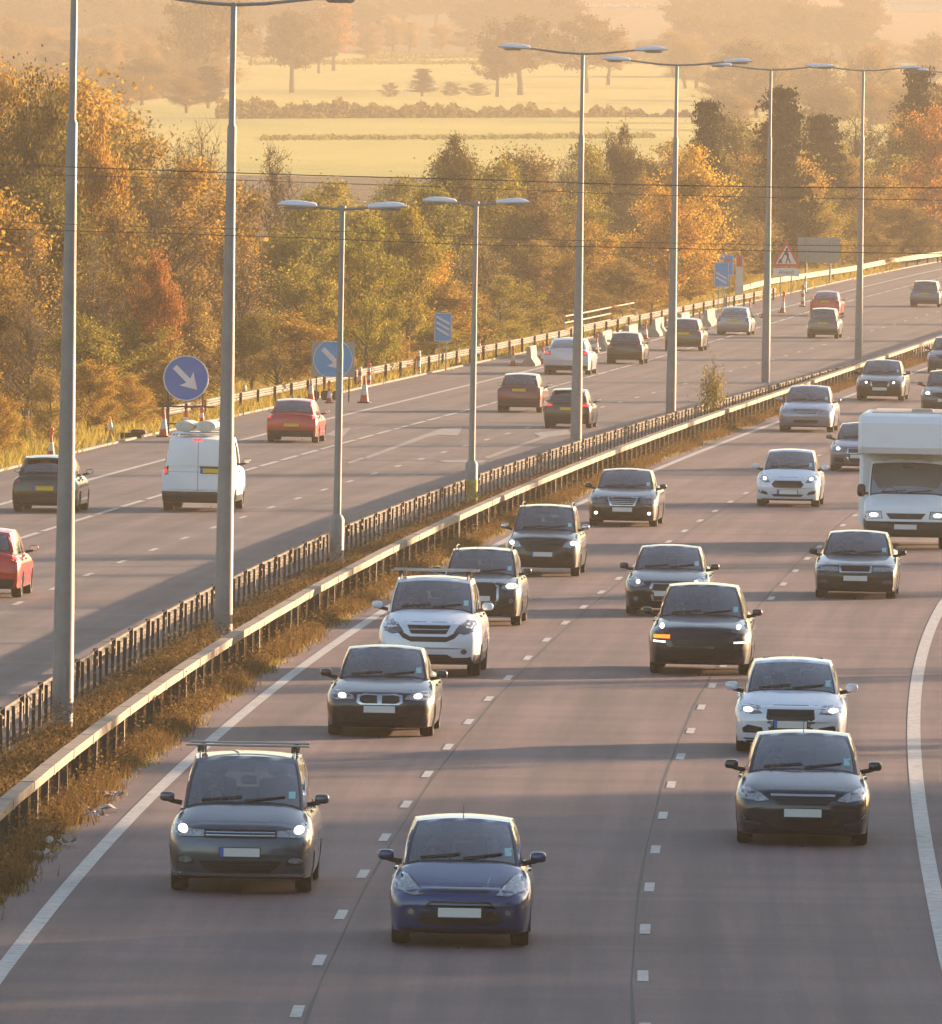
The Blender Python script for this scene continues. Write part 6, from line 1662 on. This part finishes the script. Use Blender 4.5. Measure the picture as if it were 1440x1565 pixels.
# parked cars and low sheds on the far rise
bd = [c_ for c_ in CARS[12][0].children if c_.name.startswith('body')][0].data.copy(); bd.materials.clear(); bd.materials.append(simple('far_car_paint', (.6, .6, .6), .3)); bd.materials.append(MAT['trim'])
for i in range(16):
    g = P(852+i*13.5+rng.uniform(-2, 2), 13-.25*i*.3+rng.uniform(-1, 1)); o = bpy.data.objects.new('parked_car', bd); COL.objects.link(o); o.location = g; o.rotation_euler = (0, 0, R(90+rng.uniform(-8, 8)) if i % 3 else R(20)); tag(o, 'tiny pale car in the row parked on the far rise, top of the picture', 'car', 'cars parked on the far rise')
for px, py, w_, h_, lab in ((1318, 27, 8, 2.6, 'small white shed on the far rise right of the far clump'), (1410, 18, 22, 2.4, 'long low white shed at the top right edge')):
    g = P(px, py); e = empty('far_shed', g); tag(e, lab, 'shed'); q = MB(); q.box((0, 0, h_/2), (w_, 6, h_)); q.build('wall', MAT['signwhite'], e)
    q = MB(); q.add([(-w_/2-.3, -3.4, h_), (w_/2+.3, -3.4, h_), (w_/2+.3, 3.4, h_), (-w_/2-.3, 3.4, h_), (-w_/2-.3, 0, h_+1.4), (w_/2+.3, 0, h_+1.4)], [(0, 1, 5, 4), (2, 3, 4, 5), (0, 4, 3), (1, 2, 5), (3, 2, 1, 0)]); q.build('roof', MAT['signgrey'], e)
# hedge across the grass
y0_, = (P(360, 180).y,); a, b = P(330, 181), P(1150, 178)
n = 17000; t = nr.uniform(0, 1, n); c = np.stack([a.x+(b.x-a.x)*t, a.y+(b.y-a.y)*t+nr.normal(0, 1.6, n), np.full(n, a.z)+nr.uniform(0, 1, n)*(2.5+.35*np.sin(t*37)+.3*np.sin(t*91+1)+.3*np.sin(t*213))*nr.uniform(.85,1.1,n)], axis=1)
ho = bpy.data.objects.new('hedge', leaves_mesh('hedge', c, .34, MAT['leaf'])); COL.objects.link(ho); ho.color = tint('7a6f48', 0)+(1,); tag(ho, 'long dull brown hedge dividing the bright grass fields', 'hedge')
for k_, (xa, xb_, py_, n_, hh_) in enumerate(((380, 1110, 98, 5000, .9), (560, 760, 90, 1800, 1.6), (400, 1000, 212, 3000, .3))):
    a_, b2_ = P(xa, py_), P(xb_, py_-3); t = nr.uniform(0, 1, n_); c = np.stack([a_.x+(b2_.x-a_.x)*t, a_.y+(b2_.y-a_.y)*t+nr.normal(0, 9, n_), np.full(n_, a_.z)+nr.uniform(0, 1, n_)*hh_*(.8+.4*np.sin(t*7+k_)+.3*np.sin(t*61+k_*2))*nr.uniform(.3, 1.2, n_)], axis=1)
    c[:, 2] = np.array([T(y) for y in c[:, 1]])+(c[:, 2]-a_.z)
    o = bpy.data.objects.new('rough_grass', leaves_mesh('rough_grass', c, .35, MAT['leaf'])); COL.objects.link(o); o.color = tint('7c8040', 0)+(1,); o['kind'] = 'stuff'
# low earth banks give the fairway its rolls; far paddock buildings and parked cars
# ------------------------------------------------------------------ grasses: stuff
def tufts(name, n, sampler, h, spread, mat, wid=.012):
    xs = []; k = 5
    base = np.array([sampler() for _ in range(n)])
    base = np.repeat(base, k, axis=0); m = len(base)
    base[:, :2] += nr.normal(0, spread, (m, 2)); hh = h*nr.uniform(.35, 1.25, m)
    ang = nr.uniform(0, 6.28, m); lean = nr.normal(0, .38, (m, 2))*hh[:, None]; w = wid*nr.uniform(.6, 1.6, m)
    v = np.empty((m, 3, 3)); d = np.stack([np.cos(ang)*w, np.sin(ang)*w, np.zeros(m)], 1)
    v[:, 0] = base-d; v[:, 1] = base+d; v[:, 2] = base; v[:, 2, :2] += lean; v[:, 2, 2] += hh
    o = bpy.data.objects.new(name, quads_np(name, v.reshape(-1, 3), m, mat, 3)); COL.objects.link(o); o['kind'] = 'stuff'; return o
def samp_res():
    y = 150+(rng.random()**1.5)*560; a, b = line('LB', y)+.25, line('RV', y)-.1; 
    # thick in the middle of the strip and right behind the near rail, ragged at the tarmac
    x = lerp(a, b, rng.random()); 
    return (x, y, T(y)-.01)
tufts('dry_grass', 40000, samp_res, .15, .11, MAT['dry'], .008)
def samp_edge():
    y = 150+(rng.random()**1.3)*300; b = line('RV', y)+.06+.16*math.sin(y*.9)*math.sin(y*.37); return (b-abs(rng.gauss(0, .25)), y, T(y)-.01)
tufts('green_grass', 4000, samp_edge, .06, .08, MAT['grassblade'], .012)
def clumpy():
    while True:
        y = 150+(rng.random()**1.4)*330
        if math.sin(y*.31)+.7*math.sin(y*.83+1)+.5*math.sin(y*1.9) > .1+rng.uniform(-.6, .6): break
    b = line('RV', y); a = line('RB', y); return (lerp(a-.1, b-.05, rng.random()), y, T(y)-.01)
tufts('dry_weeds', 12000, clumpy, .22, .16, MAT['dry'], .009)
# seed-head leaves scattered in the weeds
def samp_leaf(): 
    y = 150+(rng.random()**1.5)*420; a, b = line('LB', y)+.3, line('RV', y)-.05; return (lerp(a, b, rng.random()), y, T(y)+abs(rng.gauss(0, .20)))
o = bpy.data.objects.new('leaf_litter', leaves_mesh('leaf_litter', np.array([samp_leaf() for _ in range(90000)]), .026, MAT['dry'])); COL.objects.link(o); o['kind'] = 'stuff'
def samp_verge():
    y = 350+rng.random()*480; b = line('LK', y)-.12; return (b-rng.random()**.7*6.5, y, T(y)-.01)
tufts('verge_grass', 26000, samp_verge, .40, .2, MAT['grassblade'], .028)
def samp_twig():
    y = 150+(rng.random()**1.5)*350; a, b = line('RB', y)-.1, line('RV', y)-.02; return (lerp(a, b, rng.random()**.8), y, T(y)+abs(rng.gauss(0, .10)))
o = bpy.data.objects.new('leaf_litter', leaves_mesh('leaf_litter', np.array([samp_twig() for _ in range(60000)]), .022, MAT['dry'])); COL.objects.link(o); o['kind'] = 'stuff'
# sapling growing from the reservation
g = P(1088, 645); e = empty('sapling', g); tag(e, 'thin bushy sapling growing out of the central reservation between two tall lamps', 'shrub')
v = VAR['bare'][0]; e.scale = (.11, .11, .20); link('stem', v[0], e); c = link('crown', leaves_mesh('crown', np.array([(nr.normal(0, 1.9), nr.normal(0, 1.9), 5.2+nr.normal(0, 2.1)) for _ in range(1500)]), .3, MAT['leaf']), e); c.color = tint('a09458', 0)+(1,)
# ragwort and stems poking over the rails
# litter on the hard strip
MAT['litter'] = simple('pale_litter', (.55, .5, .45), .7, noise=.2, nscale=12)
for i, (px, py, sc_, lab) in enumerate([(130, 1240, .30, 'largest scrap of pale litter at the tarmac edge'), (150, 1222, .22, 'crumpled white scrap right above the largest litter'), (118, 1228, .25, 'flat pale sheet left of the largest litter scrap'), (48, 1272, .28, 'pale torn litter in the weeds near the left edge'),
        (88, 1293, .16, 'small grey scrap on the tarmac near the left edge'), (165, 1218, .14, 'small scrap nearest the white edge line'), (55, 1310, .14, 'flat scrap lowest in the picture on the strip'), (140, 1250, .13, 'tiny scrap under the largest litter')]):
    g = P(px, py); q = MB(); vs = []; m = 6
    for a in range(m+1):
        for b in range(m+1): vs.append(((a/m-.5)*sc_*2+rng.gauss(0, .02), (b/m-.5)*sc_*3.2+rng.gauss(0, .03), .03+abs(rng.gauss(0, .045))))
    q.add(vs, [(a*(m+1)+b, (a+1)*(m+1)+b, (a+1)*(m+1)+b+1, a*(m+1)+b+1) for a in range(m) for b in range(m) if rng.random() < .8])
    o = q.build('litter', MAT['litter']); o.location = g; o.rotation_euler = (0, 0, rng.uniform(0, 3)); tag(o, lab, 'litter', 'scraps of litter by the barrier')
# off to the right, out of the picture: the wooded bank whose shade falls in bands over the road
SHD = [112, 121, 130, 139, 149, 158, 168, 178, 189, 203, 229, 258, 300, 322, 333, 372, 410, 450, 482, 520, 560, 610, 655, 700]
for i, D in enumerate(SHD):
    x = master(D)+31+rng.uniform(-1.5, 1.5)
    put_tree('broad' if D < 185 else 'bare', Vector((x, D, T(D))), rng.uniform(9.5, 12.5), rng.uniform(7, 9) if D > 180 else rng.uniform(7, 8.5), tint(TI[rng.choice(['gold', 'olive', 'brown'])]), 'tree of the wooded bank right of the motorway, casting shade over the lanes', 'trees of the bank right of the motorway')
for i in range(27):
    D = 92+i*5.6; x = master(D)+(54 if i % 2 else 63)+rng.uniform(-3, 3)
    put_tree('bush', Vector((x, D, T(D))), rng.uniform(15, 17), rng.uniform(13, 16), tint(TI['olive']), 'tree of the wooded bank right of the motorway, casting shade over the lanes', 'trees of the bank right of the motorway')
# ------------------------------------------------------------------ light, air, picture
SUN_EL, SUN_AZ = 10.0, 48.0      # azimuth clockwise from straight ahead
sd = bpy.data.lights.new('sun', 'SUN'); sd.energy = 5.0; sd.angle = R(.8); sd.color = (1.0, .665, .40)
so = bpy.data.objects.new('sun', sd); COL.objects.link(so)
to_sun = Vector((math.sin(R(SUN_AZ))*math.cos(R(SUN_EL)), math.cos(R(SUN_AZ))*math.cos(R(SUN_EL)), math.sin(R(SUN_EL))))
so.rotation_euler = to_sun.to_track_quat('Z', 'Y').to_euler(); so.location = (40, 100, 60)
wd = bpy.data.worlds.new('World'); SC.world = wd; wd.use_nodes = True; nt = wd.node_tree
sky = N(nt, 'ShaderNodeTexSky'); sky.sky_type = 'NISHITA'; sky.sun_disc = False; sky.sun_elevation = R(SUN_EL); sky.sun_rotation = R(SUN_AZ)
sky.air_density = 1.0; sky.dust_density = 1.0; sky.ozone_density = 1.3
nt.links.new(sky.outputs[0], nt.nodes['Background'].inputs[0]); nt.nodes['Background'].inputs[1].default_value = .08
# one box of warm evening haze round camera and scene
q = MB(); q.box((200, 4050, 60), (5200, 8300, 123.9))
hm = bpy.data.materials.new('haze_air'); hm.use_nodes = True; nt = hm.node_tree; nt.nodes.clear()
ho = N(nt, 'ShaderNodeOutputMaterial'); pv = N(nt, 'ShaderNodeVolumePrincipled'); pv.inputs['Color'].default_value = (.62, .55, .44, 1); pv.inputs['Density'].default_value = .00028; pv.inputs['Anisotropy'].default_value = .1
nt.links.new(pv.outputs[0], ho.inputs['Volume'])
h = q.build('haze', hm); h['kind'] = 'stuff'
c = SC.cycles
c.max_bounces = 6; c.diffuse_bounces = 2; c.glossy_bounces = 3; c.transmission_bounces = 3; c.transparent_max_bounces = 10; c.volume_bounces = 0
c.use_denoising = True; c.denoiser = 'OPENIMAGEDENOISE'; c.use_adaptive_sampling = True; c.adaptive_threshold = .02
c.caustics_reflective = False; c.caustics_refractive = False; c.sample_clamp_indirect = 4
vs_ = SC.view_settings; vs_.view_transform = 'Standard'; vs_.look = 'None'; vs_.gamma = 1; vs_.exposure = 2.0; vs_.use_curve_mapping = False
SC.display_settings.display_device = 'sRGB'
